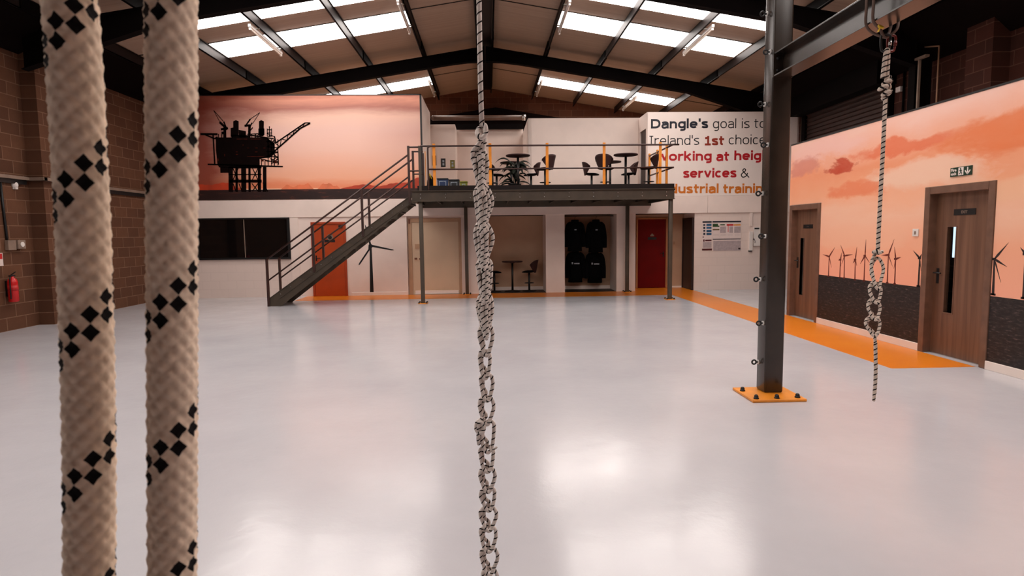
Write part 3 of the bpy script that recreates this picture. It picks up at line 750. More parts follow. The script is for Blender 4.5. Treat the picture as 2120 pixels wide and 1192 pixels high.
for x, y, wd, h in ((485, 470, 120, 7), (640, 470, 120, 6), (600, 665, 190, 5), (475, 612, 22, 9), (475, 640, 22, 9), (690, 612, 26, 9), (600, 570, 24, 6), (690, 570, 30, 6), (780, 570, 26, 6), (550, 535, 14, 10), (345, 640, 10, 26), (755, 705, 30, 18), (800, 705, 16, 14), (270, 690, 12, 30), (905, 715, 26, 30)):
    m = MB(); m.prism([rp(x, y), rp(x + wd, y), rp(x + wd, y + h), rp(x, y + h)], yr - .001, yr, 'Y'); m.build('printed_rig_light', 'print_brown', mu)

# ------------------------------------------------------------------ lettered sign
sgn = thing('wall_sign', (6.5, Y0, 2.57), 'big white wall sign with coloured lettering at the right of the platform', 'sign')
m = MB(); m.box(4.34, 8.45, Y0 - .012, Y0 + .019, 2.59, 4.82); m.build('sign_panel', 'sign_white', sgn)
def sp(zx, zy):
    px, py = 1320 + zx / 5.42, 220 + zy / 5.42
    return (0.013272 * px + 0.000243 * py - 13.536806, -0.000092 * px - 0.012882 * py + 7.9395)
def word(txt, z0, z1, zb, mat, bold):
    X0, Zb = sp(z0, zb); X1, _ = sp(z1, zb); strokes(txt, X0, X1, Zb, .342, Y0 - .0115, bold).build('lettering', mat, sgn)
word("Dangle's", 155, 790, 248, 'navy_text', 1); word('goal', 845, 1105, 245, 'black_text', 0); word('is', 1168, 1255, 243, 'black_text', 0); word('to', 1308, 1440, 241, 'black_text', 0); word('be', 1500, 1650, 239, 'black_text', 0)
word("Ireland's", 135, 690, 434, 'black_text', 0); word('1st', 755, 970, 434, 'rust_text', 1); word('choice', 1022, 1440, 425, 'black_text', 0); word('for', 1495, 1660, 421, 'black_text', 0)
word('working', 208, 830, 610, 'red_text', 1); word('at', 884, 1026, 610, 'red_text', 1); word('height', 1086, 1545, 602, 'red_text', 1)
word('services', 512, 1108, 800, 'red_text', 1); word('&', 1160, 1254, 798, 'black_text', 0)
word('industrial', 235, 908, 978, 'orange_text', 1); word('training', 960, 1500, 976, 'orange_text', 1)

# posters on the white block wall
def pp(zx, zy):
    px, py = 1430 + zx / 11.92, 440 + zy / 11.92
    return (0.013449 * px + 0.000265 * py - 13.814273, -0.000164 * px - 0.013208 * py + 8.182247)
def poster(name, x0, x1, y0, y1, label, items):
    a = pp(x0, y1); b = pp(x1, y0); o = thing(name, ((a[0] + b[0]) / 2, Y0, a[1]), label, 'poster')
    m = MB(); m.box(a[0], b[0], Y0 - .006, Y0, a[1], b[1]); m.build('sheet', 'paper', o)
    for nm, mat, rects in items:
        m = MB()
        for (u0, u1, v0, v1) in rects:
            p = pp(u0, v1); q = pp(u1, v0); m.box(p[0], q[0], Y0 - .0085, Y0 - .0055, p[1], q[1])
        m.build(nm, mat, o)
poster('safety_poster', 285, 535, 200, 940, 'narrow safety poster with blue blocks, left of the wide one on the white block wall', [
    ('header_bar', 'poster_navy', [(300, 525, 212, 250)]), ('blue_blocks', 'poster_blue', [(395, 520, 275, 330), (395, 520, 350, 400), (395, 520, 425, 480), (395, 520, 500, 555)]),
    ('round_symbols', 'poster_navy', [(318, 368, 285, 325), (318, 368, 355, 400), (318, 368, 430, 470), (318, 368, 500, 550)]), ('title_marks', 'poster_maroon', [(300, 330, 590, 615), (315, 350, 660, 715), (365, 520, 665, 705), (285, 530, 885, 935)]), ('grey_panel', 'poster_grey', [(305, 520, 725, 870)])])
poster('safety_poster', 545, 1255, 190, 950, 'wide safety planner poster with a black header, right of the narrow one', [
    ('header_bar', 'poster_navy', [(545, 1250, 200, 245)]), ('middle_bar', 'poster_navy', [(550, 1245, 640, 665)]), ('green_blocks', 'poster_green', [(550, 680, 275, 350), (680, 715, 320, 350), (735, 850, 285, 315)]), ('olive_block', 'poster_olive', [(550, 715, 405, 435)]),
    ('red_block', 'red_marker', [(895, 1060, 280, 325), (925, 940, 325, 480)]), ('orange_block', 'poster_orange', [(1070, 1240, 285, 320)]),
    ('fine_print', 'poster_grey', [(560, 700, 548, 556), (745, 880, 548, 556), (920, 1040, 548, 556), (1090, 1230, 548, 556), (730, 880, 340, 500), (960, 1050, 340, 500), (1080, 1240, 340, 500), (560, 1245, 690, 940)]), ('corner_mark', 'poster_maroon', [(1180, 1235, 870, 905)])])
cx_ = thing('switch_box', (7.22, Y0, 1.06), 'white trunking and switch boxes on the block wall, partly behind the grey column', 'switch box')
m = MB(); m.box(7.19, 7.26, Y0 - .03, Y0, 1.75, 2.11, bev=.004); m.build('trunking', 'white', cx_)
m = MB(); m.box(7.18, 7.27, Y0 - .06, Y0, 1.08, 1.6, bev=.006); m.build('box', 'white_plastic', cx_)
m = MB(); m.box(7.30, 7.52, Y0 - .05, Y0, 1.2, 1.72, bev=.006); m.build('box', 'white_plastic', cx_)
m = MB(); m.box(7.31, 7.44, Y0 - .058, Y0 - .05, 1.66, 1.70); m.box(7.17, 7.26, Y0 - .03, Y0 - .0, 1.05, 1.08); m.build('dark_slot', 'black', cx_)
m = MB(); m.tube(cr([(7.27, Y0 - .045, 1.36), (7.30, Y0 - .055, 1.4), (7.33, Y0 - .055, 1.34), (7.33, Y0 - .05, 1.28)], 5), .008, 6); m.build('cable', 'black', cx_)

# painted turbine silhouette on the white wall
td = thing('turbine_decal', (-3.15, Y0, .08), 'black wind turbine silhouette on the white wall under the stairs', 'wall decal')
yd0, yd1 = Y0 - .004, Y0
m = MB(); m.prism([(-3.215, .09), (-3.115, .09), (-3.13, 1.28), (-3.185, 1.28)], yd0, yd1, 'Y'); m.build('tower', 'black', td)
m = MB(); m.prism([(-3.22, 1.26), (-3.17, 1.25), (-3.11, 1.30), (-3.11, 1.36), (-3.15, 1.40), (-3.21, 1.37)], yd0 - .001, yd1, 'Y'); m.build('hub', 'black', td)
for q in ([(-3.13, 1.37), (-2.56, 1.235), (-2.53, 1.215), (-2.60, 1.21), (-3.12, 1.31)], [(-3.20, 1.28), (-3.17, 1.25), (-3.46, .84), (-3.50, .82), (-3.48, .88)], [(-3.19, 1.37), (-3.14, 1.38), (-3.24, 1.82), (-3.29, 1.92), (-3.28, 1.80)]):
    m = MB(); m.prism(q, yd0, yd1, 'Y'); m.build('blade', 'black', td)

# ------------------------------------------------------------------ mezzanine platform
mz = thing('mezzanine_platform', (1.35, 14.25, 0), 'steel mezzanine platform with orange guard posts across the back of the hall', 'platform')
XA, XB, YA = -1.75, 4.42, 14.25
DZ = 2.63
def channel(m, x0, x1, y, z0, z1, face):
    m.box(x0, x1, y - .006, y + .006, z0, z1); m.box(x0, x1, min(y, y + face * .075), max(y, y + face * .075), z1 - .014, z1); m.box(x0, x1, min(y, y + face * .075), max(y, y + face * .075), z0, z0 + .014)
m = MB(); channel(m, XA, XB, YA, 2.39, 2.64, -1); eb = m.build('edge_beam', 'steel', mz)
for i in range(11):
    x = -1.55 + i * .578
    for zz in (2.47, 2.56):
        m = MB(); m.lathe([(.016, 0), (.016, -.012), (.008, -.02)], (x, YA - .006, zz), 8, axis='Y'); m.build('bolt', 'chrome', eb)
m = MB(); channel(m, XA, XB, 16.30, 2.33, 2.58, 1); m.build('edge_beam', 'steel', mz)
for X in (XA + .04, XB - .04):
    m = MB(); m.box(X - .006, X + .006, YA, 16.38, 2.39, 2.64); m.box(X - .04, X + .04, YA, 16.38, 2.626, 2.64); m.box(X - .04, X + .04, YA, 16.38, 2.39, 2.404); m.build('end_beam', 'steel', mz)
for i in range(10):
    x = -1.2 + i * .578
    m = MB(); m.box(x - .004, x + .004, YA + .02, 16.28, 2.42, 2.60); m.box(x - .03, x + .004, YA + .02, 16.28, 2.42, 2.428); m.build('joist', 'steel', mz)
m = MB(); m.box(XA, XB + .02, YA, 16.40, 2.60, DZ); m.build('deck', 'steel_dark', mz)
m = MB(); m.box(-1.62, XB, YA + .005, YA + .015, DZ, 2.755); m.box(XB - .01, XB, YA + .005, 16.38, DZ, 2.755); m.build('toe_board', 'steel_dark', mz)
for X, Y, z in ((-1.56, YA + .05, 2.39), (4.35, YA + .05, 2.39), (-.58, 16.22, 2.33), (3.76, 16.22, 2.33)):
    m = MB(); m.box(X - .045, X + .045, Y - .045, Y + .045, .012, z, bev=.008, seg=2); c_ = m.build('column', 'steel', mz)
    m = MB(); m.box(X - .11, X + .11, Y - .11, Y + .11, 0.002, .014); bp = m.build('base_plate', 'orange', c_)
    m = MB()
    for a in (-1, 1):
        for b in (-1, 1): m.lathe([(.02, 0), (.02, .02), (.008, .035)], (X + a * .085, Y + b * .085, .014), 8)
    m.build('anchor_bolts', 'black', c_)
# guard rail
pr_x = [-1.22, .08, 1.41, 2.75, 4.08]
for x in pr_x:
    m = MB(); m.box(x - .033, x + .033, YA + .016, YA + .028, DZ, 3.72, bev=.003); m.build('guard_post', 'orange', mz)
for y in (14.78, 15.6, 16.36):
    m = MB(); m.box(XB - .058, XB - .012, y - .033, y + .033, DZ, 3.72, bev=.003); m.build('guard_post', 'orange', mz)
m = MB(); m.box(-1.50, -1.488, 14.95, 15.02, DZ, 3.64, bev=.003); m.build('guard_post', 'orange', mz)
rt = 3.66
m = MB(); m.tube(cr([(-1.36, YA, DZ + .0), (-1.36, YA, 3.3), (-1.36, YA, 3.57), (-1.345, YA, 3.635), (-1.27, YA, rt), (-1.1, YA, rt), (4.0, YA, rt), (4.40, YA, rt)], 8), .021, 10); m.build('top_rail', 'rail', mz)
m = MB(); m.tube([(-1.36, YA, 3.13), (4.40, YA, 3.13)], .019, 10); m.build('mid_rail', 'rail', mz)
for z, nm in ((rt, 'top_rail'), (3.13, 'mid_rail')):
    m = MB(); m.tube([(XB - .04, YA - .02, z), (XB - .04, 16.38, z)], .02, 10); m.build(nm, 'rail', mz)
# landing rails at the head of the stairs
m = MB(); m.box(-1.58, -1.52, YA, YA + .06, DZ, 3.67); m.build('landing_post', 'steel', mz)
m = MB(); m.box(-1.57, -1.53, 15.0, 15.04, DZ, 3.6); m.build('landing_post', 'rail', mz)
for y in (YA + .02, 15.02):
    m = MB(); m.tube([(-1.80, y, 3.64), (-1.55, y, 3.64)], .02, 8); m.tube([(-1.80, y, 3.1), (-1.55, y, 3.1)], .018, 8); m.build('landing_rail', 'rail', mz)

# ------------------------------------------------------------------ staircase
st = thing('steel_staircase', (-3.4, 14.6, 0), 'straight steel staircase with pipe handrails rising to the platform', 'staircase')
YS, YE = 14.22, 15.02
def sz(x): return 2.55 + .70 * (x + 1.75)      # top edge of the stringers
for y in (YS, YE):
    m = MB(); x0, x1 = -5.12, -1.76
    m.prism([(x0, 0.0), (x0, sz(x0) + .0), (x1, sz(x1)), (x1, sz(x1) - .20), (x0 + .26, 0.0)], y - .006, y + .006, 'Y')
    sgn_ = -1 if y == YS else 1
    for o_ in (0, -.168):
        a, b = (x0 + (.02 if o_ == 0 else .24), x1)
        m.prism([(a, sz(a) + o_), (b, sz(b) + o_), (b, sz(b) + o_ - .012), (a, sz(a) + o_ - .012)], min(y, y + sgn_ * .04), max(y, y + sgn_ * .04), 'Y')
    so = m.build('stringer', 'steel', st)
    m = MB()
    for i in range(13):
        x = -4.85 + i * .24; m.lathe([(.012, 0), (.012, sgn_ * .012)], (x, y + sgn_ * .006, sz(x) - .09), 8, axis='Y')
    m.build('bolt_row', 'chrome', so)
for i in range(13):
    x = -4.98 + i * .252; z = .232 + i * .1765
    m = MB(); m.box(x - .02, x + .205, YS + .008, YE - .008, z - .03, z); tr = m.build('tread', 'steel_dark', st)
    m = MB(); m.box(x - .026, x + .02, YS + .008, YE - .008, z - .034, z + .002); m.build('nosing', 'yellow', tr)
def hz(x): return 1.09 + (3.48 - 1.09) / 3.36 * (x + 5.14)
for y in (YS - .02, YE + .02):
    for x, top in ((-5.13, None), (-4.05, None), (-2.9, None), (-1.80, 3.66)):
        m = MB(); zt = top if top else hz(x); zb = 0.0 if x < -5 else sz(x) - .15
        m.box(x - .025, x + .025, y - .025, y + .025, zb, zt); m.build('baluster', 'rail', st)
    m = MB(); m.tube([(-5.15, y, hz(-5.15)), (-1.80, y, hz(-1.80))], .021, 10); m.build('handrail', 'rail', st)
    m = MB(); m.tube([(-5.13, y, hz(-5.13) - .5), (-1.80, y, hz(-1.80) - .5)], .018, 10); m.build('mid_rail', 'rail', st)

# ------------------------------------------------------------------ stools and tables
def make_stool(h):
    r = thing('swivel_stool', (0, 0, 0), 'x', 'stool')
    m = MB(); m.lathe([(.20, 0), (.20, .012), (.16, .022), (.03, .035)], n=28); m.build('base', 'black', r)
    m = MB(); m.tube([(0, 0, .03), (0, 0, h - .04)], .03, 12); m.build('pole', 'black', r)
    m = MB(); m.torus((0, 0, h * .42), .13, .010, 'Z', 24, 6); m.obox((-.13, 0, h * .42), (.13, 0, h * .42), .014, .014); m.build('footrest', 'black', r)
    # seat pan, dished, front towards +X
    m = MB(); b = bmesh.new(); bmesh.ops.create_uvsphere(b, u_segments=24, v_segments=12, radius=1)
    for v in b.verts:
        x, y, z = v.co; e = abs(x) ** 1.0
        v.co = (x * .21, y * .21, h + z * .035 + (.03 * x * x if x < 0 else -.02 * x * x))
    m.join(b, 0, True); m.build('seat', 'black_cloth', r)
    # curved bucket back
    m = MB(); n, k = 18, 9; fr = []; bk = []
    for j in range(k):
        v = j / (k - 1)
        wdt = .22 + .50 * math.sin(min(1, v * 1.1) * PI * .62); wdt *= (1 if v < .9 else .84)
        rowf, rowb = [], []
        for i in range(n + 1):
            a = -1 + 2 * i / n; ang = a * wdt * 1.75
            cz = h - .03 + v * .36 - (.07 * abs(a) ** 3 if v > .7 else 0)
            rad = .17 + .07 * v
            rowf.append(m.bm.verts.new((-rad * math.cos(ang) + .0, rad * math.sin(ang), cz)))
            rowb.append(m.bm.verts.new((-(rad + .028) * math.cos(ang), (rad + .028) * math.sin(ang), cz)))
        fr.append(rowf); bk.append(rowb)
    for j in range(k - 1):
        for i in range(n):
            m.bm.faces.new((fr[j][i], fr[j][i + 1], fr[j + 1][i + 1], fr[j + 1][i])); m.bm.faces.new((bk[j][i], bk[j + 1][i], bk[j + 1][i + 1], bk[j][i + 1]))
        m.bm.faces.new((fr[j][0], fr[j + 1][0], bk[j + 1][0], bk[j][0])); m.bm.faces.new((fr[j][n], bk[j][n], bk[j + 1][n], fr[j + 1][n]))
    for i in range(n):
        m.bm.faces.new((fr[0][i], bk[0][i], bk[0][i + 1], fr[0][i + 1])); m.bm.faces.new((fr[-1][i], fr[-1][i + 1], bk[-1][i + 1], bk[-1][i]))
    for f in m.bm.faces: f.smooth = True
    m.build('backrest', 'maroon', r)
    return r
def make_table(h, rad):
    r = thing('bar_table', (0, 0, 0), 'x', 'table')
    m = MB(); m.lathe([(.23, 0), (.23, .014), (.18, .026), (.035, .04)], n=32); m.build('base', 'black', r)
    m = MB(); m.tube([(0, 0, .03), (0, 0, h - .03)], .03, 14); m.build('pole', 'black', r)
    m = MB(); m.lathe([(.06, h - .06), (.09, h - .04), (rad - .02, h - .035), (rad, h - .025), (rad, h - .006), (rad - .006, h)], n=40); m.build('tabletop', 'maroon', r)
    return r
def place(proto, first, x, y, z, rz, label, group):
    o = proto if first else copy_tree(proto)
    o.location = (x, y, z); o.rotation_euler = (0, 0, rz); o['label'] = label; o['group'] = group
    return o
sp_ = make_stool(.58); G1 = 'stools on the platform'
S = [(1.44, 15.1, PI - .75, 'stool right of the nearer left platform table, half behind an orange guard post'),
     (.13, 15.1, -.3, 'stool left of the nearer left platform table, mostly hidden by the knotted rope'),
     (1.20, 16.62, PI - .1, 'farther stool to the right of the potted palm on the platform'),
     (.26, 16.62, .1, 'farther stool to the left of the potted palm on the platform'),
     (2.95, 15.1, .95, 'stool left of the nearer right platform table, crossed by an orange guard post'),
     (4.03, 15.1, PI - .45, 'stool at the right end of the platform, against the lettered sign'),
     (2.86, 16.62, 0, 'farther stool showing its side, left of the right pair of platform tables'),
     (3.88, 16.62, PI, 'farther stool below the round table edge, near the dark doorway on the platform')]
for i, (x, y, rz, lb) in enumerate(S): place(sp_, i == 0, x, y, DZ, rz, lb, G1)
tp = make_table(.92, .30); G2 = 'round tables on the platform'
for i, (x, y, lb) in enumerate([(.77, 15.1, 'nearer round table at the left of the platform, in front of the palm'), (.66, 16.62, 'farther round table at the left of the platform, beside the palm leaves'),
                                (3.45, 15.1, 'nearer round table at the right of the platform, by the lettered sign'), (3.37, 16.62, 'farther round table at the right of the platform, seen under the nearer one')]):
    place(tp, i == 0, x, y, DZ, 0, lb, G2)
s2 = make_stool(.55); G3 = 'stools in the ground floor recess'
place(s2, True, 1.14, 16.9, .005, PI - .3, 'stool right of the small table in the ground floor recess', G3)
place(s2, False, .16, 16.9, .005, .3, 'stool left of the small table in the recess, behind the knotted rope', G3)
t2 = make_table(.85, .29); place(t2, True, .67, 16.9, .005, 0, 'small round table standing in the ground floor recess', 'table in the recess'); del t2['group']

# potted palm on the platform
pl = thing('potted_palm', (.72, 15.85, DZ), 'dark green potted palm among the left platform tables', 'plant')
m = MB(); m.lathe([(.13, 0), (.17, .26), (.18, .28), (.165, .28), (.15, .24)], (.72, 15.85, DZ), 24); m.build('pot', 'black', pl)
m = MB()
for i in range(4):
    a = i * 1.6; m.tube(cr([(.72 + .02 * math.cos(a), 15.85 + .02 * math.sin(a), DZ + .2), (.72 + .05 * math.cos(a), 15.85 + .05 * math.sin(a), DZ + .5), (.72 + .09 * math.cos(a), 15.85 + .09 * math.sin(a), DZ + .72)], 5), .012, 6)
m.build('stem', 'leaf', pl)
rnd = random.Random(3)
for i in range(36):
    a = i * 2.4; L = rnd.uniform(.3, .5); up = rnd.uniform(.15, .75); z0 = DZ + rnd.uniform(.24, .75)
    m = MB(); pts = []
    for j in range(7):
        f = j / 6; pts.append(Vector((.72 + math.cos(a) * (.03 + L * f), 15.85 + math.sin(a) * (.03 + L * f) * .7, z0 + up * f * 1.2 - (up * .9 + .14) * f * f)))
    wd = [.015, .045, .065, .07, .058, .035, .004]; side = Vector((-math.sin(a), math.cos(a), 0))
    A = [m.bm.verts.new(p + side * w_ + Vector((0, 0, -w_ * .5))) for p, w_ in zip(pts, wd)]; B = [m.bm.verts.new(p) for p in pts]; C_ = [m.bm.verts.new(p - side * w_ + Vector((0, 0, -w_ * .5))) for p, w_ in zip(pts, wd)]
    for j in range(6):
        m.bm.faces.new((A[j], A[j + 1], B[j + 1], B[j])); m.bm.faces.new((B[j], B[j + 1], C_[j + 1], C_[j]))
    bmesh.ops.solidify(m.bm, geom=m.bm.faces[:], thickness=.004)
    m.build('frond', 'leaf', pl, recalc=False)

# storage bins, bag, notices
def bin_(x0, x1, ytop, mat, lid, label):
    y0, y1 = 15.98, 16.28; z0 = DZ
    o = thing('storage_bin', ((x0 + x1) / 2, y0, z0), label, 'bin', 'recycling bins at the head of the stairs')
    m = MB(); m.prism([(x0 + .02, z0), (x1 - .02, z0), (x1, ytop - .03), (x0, ytop - .03)], y0, y1, 'Y'); m.build('body', mat, o)
    m = MB(); m.box(x0 - .008, x1 + .008, y0 - .015, y1 + .01, ytop - .03, ytop, bev=.006); m.build('rim', lid, o)
    m = MB(); m.box(x0 + .05, x1 - .05, y0 - .006, y0 + .004, z0 + .22, ytop - .07); lb = m.build('label_plate', 'label_pale', o)
    m = MB(); m.box(x0 + .065, x1 - .065, y0 - .009, y0 + .0, z0 + .25, ytop - .09); m.build('label_print', mat, lb)
bin_(-1.30, -1.02, 3.08, 'blue_bin', 'bin_dark', 'dark blue bin with a pale label, leftmost of three on the platform')
bin_(-1.0, -.73, 3.05, 'bin_dark', 'bin_dark', 'charcoal bin between the blue and the lime ones')
bin_(-.71, -.52, 3.0, 'bin_green', 'bin_green', 'lime coloured bin, rightmost of three on the platform')
bg = thing('holdall_bag', (-1.44, 15.9, DZ), 'dark bag standing at the head of the stairs behind the guard post', 'bag')
m = MB(); b = bmesh.new(); bmesh.ops.create_uvsphere(b, u_segments=18, v_segments=12, radius=1)
for v in b.verts: v.co = (-1.46 + v.co.x * (.10 + .03 * (v.co.z < 0)), 15.9 + v.co.y * .12, DZ + .26 + v.co.z * .26)
m.join(b, 0, True); m.build('bag_body', 'black_cloth', bg)
m = MB(); m.tube(cr([(-1.50, 15.8, DZ + .38), (-1.47, 15.77, DZ + .55), (-1.43, 15.8, DZ + .42)], 6), .012, 6); m.build('strap', 'yellow', bg)
for x0, x1, z0, z1, mt, lb in ((-1.66, -1.54, 3.72, 4.02, 'brown_print', 'small brown notice behind the leftmost orange guard post'), (-1.40, -1.26, 3.67, 3.93, 'black', 'small black notice on the white wall above the bins'), (-1.12, -.98, 3.63, 3.88, 'olive', 'small olive notice at the right of the black one')):
    o = thing('wall_notice', ((x0 + x1) / 2, 18.8, z0), lb, 'notice')
    m = MB(); m.box(x0, x1, 18.79, 18.8, z0, z1); m.build('sheet', mt, o)
    m = MB(); m.box(x0 + .045, x1 - .04, 18.786, 18.79, z0 + .15, z1 - .05); m.box(x0 + .045, x1 - .04, 18.786, 18.79, z0 + .05, z0 + .12); m.build('symbol', 'label_pale', o)
pi_ = thing('overhead_pipe', (0, 18.2, 4.95), 'fat brown pipe running across above the platform recess', 'pipe')
m = MB(); m.tube([(-1.55, 18.2, 5.03), (1.18, 18.2, 5.03)], .075, 16); m.build('pipe_run', 'pipe', pi_)
m = MB(); m.ball((-1.55, 18.2, 5.03), .078); m.build('end_cap', 'pipe', pi_)
m = MB(); m.lathe([(.085, 0), (.085, .1)], (1.06, 18.2, 5.03), 16, axis='X'); m.build('collar', 'chrome', pi_)
m = MB(); m.box(-.95, 1.18, 19.8, 19.95, 4.98, 5.14); tag(m.build('steel_joist', 'rafter', origin=(0.1, 19.87, 4.98)), 'dark beam below the brown pipe above the platform recess', 'beam')

# ------------------------------------------------------------------ coats in the recess
def coat(x, ztop, hgt, wd, y, label, hook, mark):
    o = thing('work_jacket', (x, y, ztop - hgt), label, 'jacket', 'dark jackets hanging in the recess')
    m = MB(); rows = [(0, .09, .05), (.03, .14, .06), (.08, .25, .07), (.15, .35, .085), (.22, .36, .09), (.4, .34, .10), (.75, .35, .10), (1.0, .37, .105)]
    rings = []
    for f, hw, hd in rows:
        ring = []
        for k in range(24):
            a = 2 * PI * k / 24; c, s_ = math.cos(a), math.sin(a)
            fold = 1 + .05 * math.sin(5 * a + f * 6) * f
            ring.append(m.bm.verts.new((x + wd / .74 * hw * math.copysign(abs(c) ** .7, c) * fold, y + hd * math.copysign(abs(s_) ** .7, s_) * fold, ztop - f * hgt)))
        rings.append(ring)
    for a, b in zip(rings, rings[1:]):
        for k in range(24):
            f = m.bm.faces.new((a[k], a[(k + 1) % 24], b[(k + 1) % 24], b[k])); f.smooth = True
    m.bm.faces.new(rings[0]); m.bm.faces.new(rings[-1][::-1])
    m.build('jacket_body', 'black_cloth', o)
    for sg in (-1, 1):
        m = MB(); k = wd / .74
        m.tube(cr([(x + sg * .20 * k, y, ztop - .10 * hgt), (x + sg * .34 * k, y - .01, ztop - .2 * hgt), (x + sg * .42 * k, y - .03, ztop - .5 * hgt), (x + sg * .43 * k, y - .05, ztop - .86 * hgt)], 6), [.06 + .025 * min(1, i / 5) - .02 * (i / 18) for i in range(19)], 12)
        m.build('sleeve', 'black_cloth', o)
    m = MB(); m.torus((x, y, ztop - .01), .085, .025, 'Z', 18, 8); m.build('collar', 'black_cloth', o)
    if mark:
        m = MB(); m.box(x - .03, x + .03, y - .112, y - .10, ztop - .32 * hgt, ztop - .29 * hgt); m.build('chest_badge', 'label_pale', o)
    else:
        m = MB(); m.box(x - .12, x - .08, y - .118, y - .10, ztop - .42 * hgt, ztop - .36 * hgt); m.box(x - .05, x + .10, y - .118, y - .10, ztop - .42 * hgt, ztop - .385 * hgt); m.build('back_print', 'label_pale', o)
    if hook:
        m = MB(); m.tube(cr([(x - .2, y, ztop - .11), (x, y, ztop + .0), (x + .2, y, ztop - .11)], 6), .012, 8)
        m.tube(cr([(x, y, ztop), (x, y, ztop + .07), (x + .03, y, ztop + .1), (x, y, ztop + .125), (x - .02, y, ztop + .10)], 5), .005, 6); m.build('hanger', 'black', o)
m = MB(); m.tube([(2.085, 16.85, 2.085), (3.51, 16.85, 2.085)], .012, 8); tag(m.build('hanging_rail', 'black', origin=(2.8, 16.85, 2.085)), 'thin dark rail the upper jackets hang from in the recess', 'rail')
coat(2.43, 1.97, .86, .40, 16.85, 'upper left dark jacket on a hanger in the recess', True, 1)
coat(3.02, 1.97, .90, .40, 16.85, 'upper right dark jacket on a hanger in the recess', True, 1)
coat(2.47, 1.12, .9, .40, 17.05, 'lower left dark jacket hanging below another in the recess', False, 0)
coat(3.03, 1.10, .9, .41, 17.05, 'lower right dark jacket hanging below another in the recess', False, 0)
for x in (2.47, 3.03):
    m = MB(); m.tube([(x, 17.28, 1.16), (x, 17.05, 1.13), (x, 17.02, 1.17)], .008, 8); tag(m.build('coat_hook', 'black', origin=(x, 17.28, 1.16)), 'small dark wall hook carrying the lower %s jacket' % ('left' if x < 2.7 else 'right'), 'hook')

# ------------------------------------------------------------------ office partition on the right
XW = XP + .14
m = MB()
segs = [(YF, 6.75), (7.71, 10.36), (11.28, YP)]
for a, b in segs: m.box(XP, XW, a, b, 0, 3.215)
m.box(XP, XW, 6.75, 7.71, 2.10, 3.215); m.box(XP, XW, 10.36, 11.28, 2.03, 3.215)
m.box(XP, XR, YP - .1, YP, 0, 3.2)
m.box(XP + .14, XR, YF, YP, 3.05, 3.2)
struct(m.build('wall_partition', 'white'))
m = MB(); m.box(XP - .012, XP + .14, YF, YP, 3.215, 3.235); struct(m.build('trim_7', 'black'))
m = MB()
for a, b in ((YF, 6.68), (7.78, 10.29)): m.box(XP - .02, XP, a, b, 0, .10, bev=.004)
struct(m.build('baseboard_right', 'skirting'))
wm = thing('wall_mural', (XP, 7.0, 0), 'long print of an offshore wind farm at sunset along the right wall', 'mural')
m = MB()
for a, b, z in ((YF, 6.67, .84), (7.79, 10.28, .84), (11.32, YP, .84), (6.67, 7.79, 2.17), (10.28, 11.32, 2.10)): m.box(XP - .005, XP, a, b, z, 3.21)
m.build('printed_sky', 'wind_sky', wm)
m = MB()
for a, b in ((YF, 6.67), (7.79, 10.28), (11.32, YP)): m.box(XP - .006, XP, a, b, .102, .855)
m.build('printed_sea', 'wind_sea', wm)
TB = [[(9.98, 0.84), (9.98, 1.18), (9.82, 1.34), (10.18, 1.21), (9.9, 1.0)], [(9.65, 0.84), (9.65, 1.14), (9.62, 1.26), (9.71, 1.13), (9.63, 1.03)], [(9.53, 0.84), (9.54, 1.21), (9.66, 1.38), (9.32, 1.24), (9.61, 1.07)],
      [(9.24, 0.84), (9.25, 1.16), (9.22, 1.36), (9.31, 1.10), (9.2, 1.06)], [(9.01, 0.84), (9.01, 1.23), (9.0, 1.48), (9.12, 1.10), (8.87, 1.11)], [(8.47, 0.85), (8.47, 1.26), (8.36, 1.49), (8.63, 1.25), (8.37, 1.1)], [(8.31, 0.85), (8.31, 1.21), (8.35, 1.38), (8.2, 1.24), (8.34, 1.07)],
      [(7.835, 0.86), (7.835, 1.24), (7.97, 1.34), (7.80, 1.30), (7.80, 1.07)], [(6.635, 0.87), (6.645, 1.28), (6.47, 1.47), (6.47, 1.20), (6.54, 1.02)], [(6.24, 0.87), (6.25, 1.35), (6.32, 1.42), (6.1, 1.45), (6.17, 1.18)], [(5.2, .87), (5.2, 1.33), (5.05, 1.5), (5.38, 1.4), (5.17, 1.05)], [(4.2, .87), (4.2, 1.36), (4.32, 1.58), (4.0, 1.4), (4.26, 1.08)]]
for i, T in enumerate(TB):
    m = MB(); b, h = T[0], T[1]; wdt = .017 if i > 6 else .013; xx0, xx1 = XP - .0075, XP - .0045
    m.prism([(b[0] - wdt, b[1]), (b[0] + wdt, b[1]), (h[0] + wdt * .6, h[1]), (h[0] - wdt * .6, h[1])], xx0, xx1, 'X')
    m.prism([(b[0] - wdt * 2, b[1] - .005), (b[0] + wdt * 2, b[1] - .005), (b[0] + wdt * 2, b[1] + .018), (b[0] - wdt * 2, b[1] + .018)], xx0, xx1, 'X')
    m.prism([(h[0] - .022, h[1] - .014), (h[0] + .035, h[1] - .014), (h[0] + .035, h[1] + .014), (h[0] - .022, h[1] + .014)], xx0, xx1, 'X')
    for j, e in enumerate(T[2:]):
        d = Vector((e[0] - h[0], e[1] - h[1])); n = Vector((-d.y, d.x)).normalized() * (.014 if j < 2 else .008); q = Vector(h)
        m.prism([tuple(q + n * .6), tuple(q + d * .25 + n), tuple(q + d), tuple(q + d * .25 - n), tuple(q - n * .6)], xx0 - .0002 * j, xx1, 'X')
    m.build('printed_wind_turbine', 'turbine_dark' if i in (7, 8, 9) else 'turbine_print', wm)

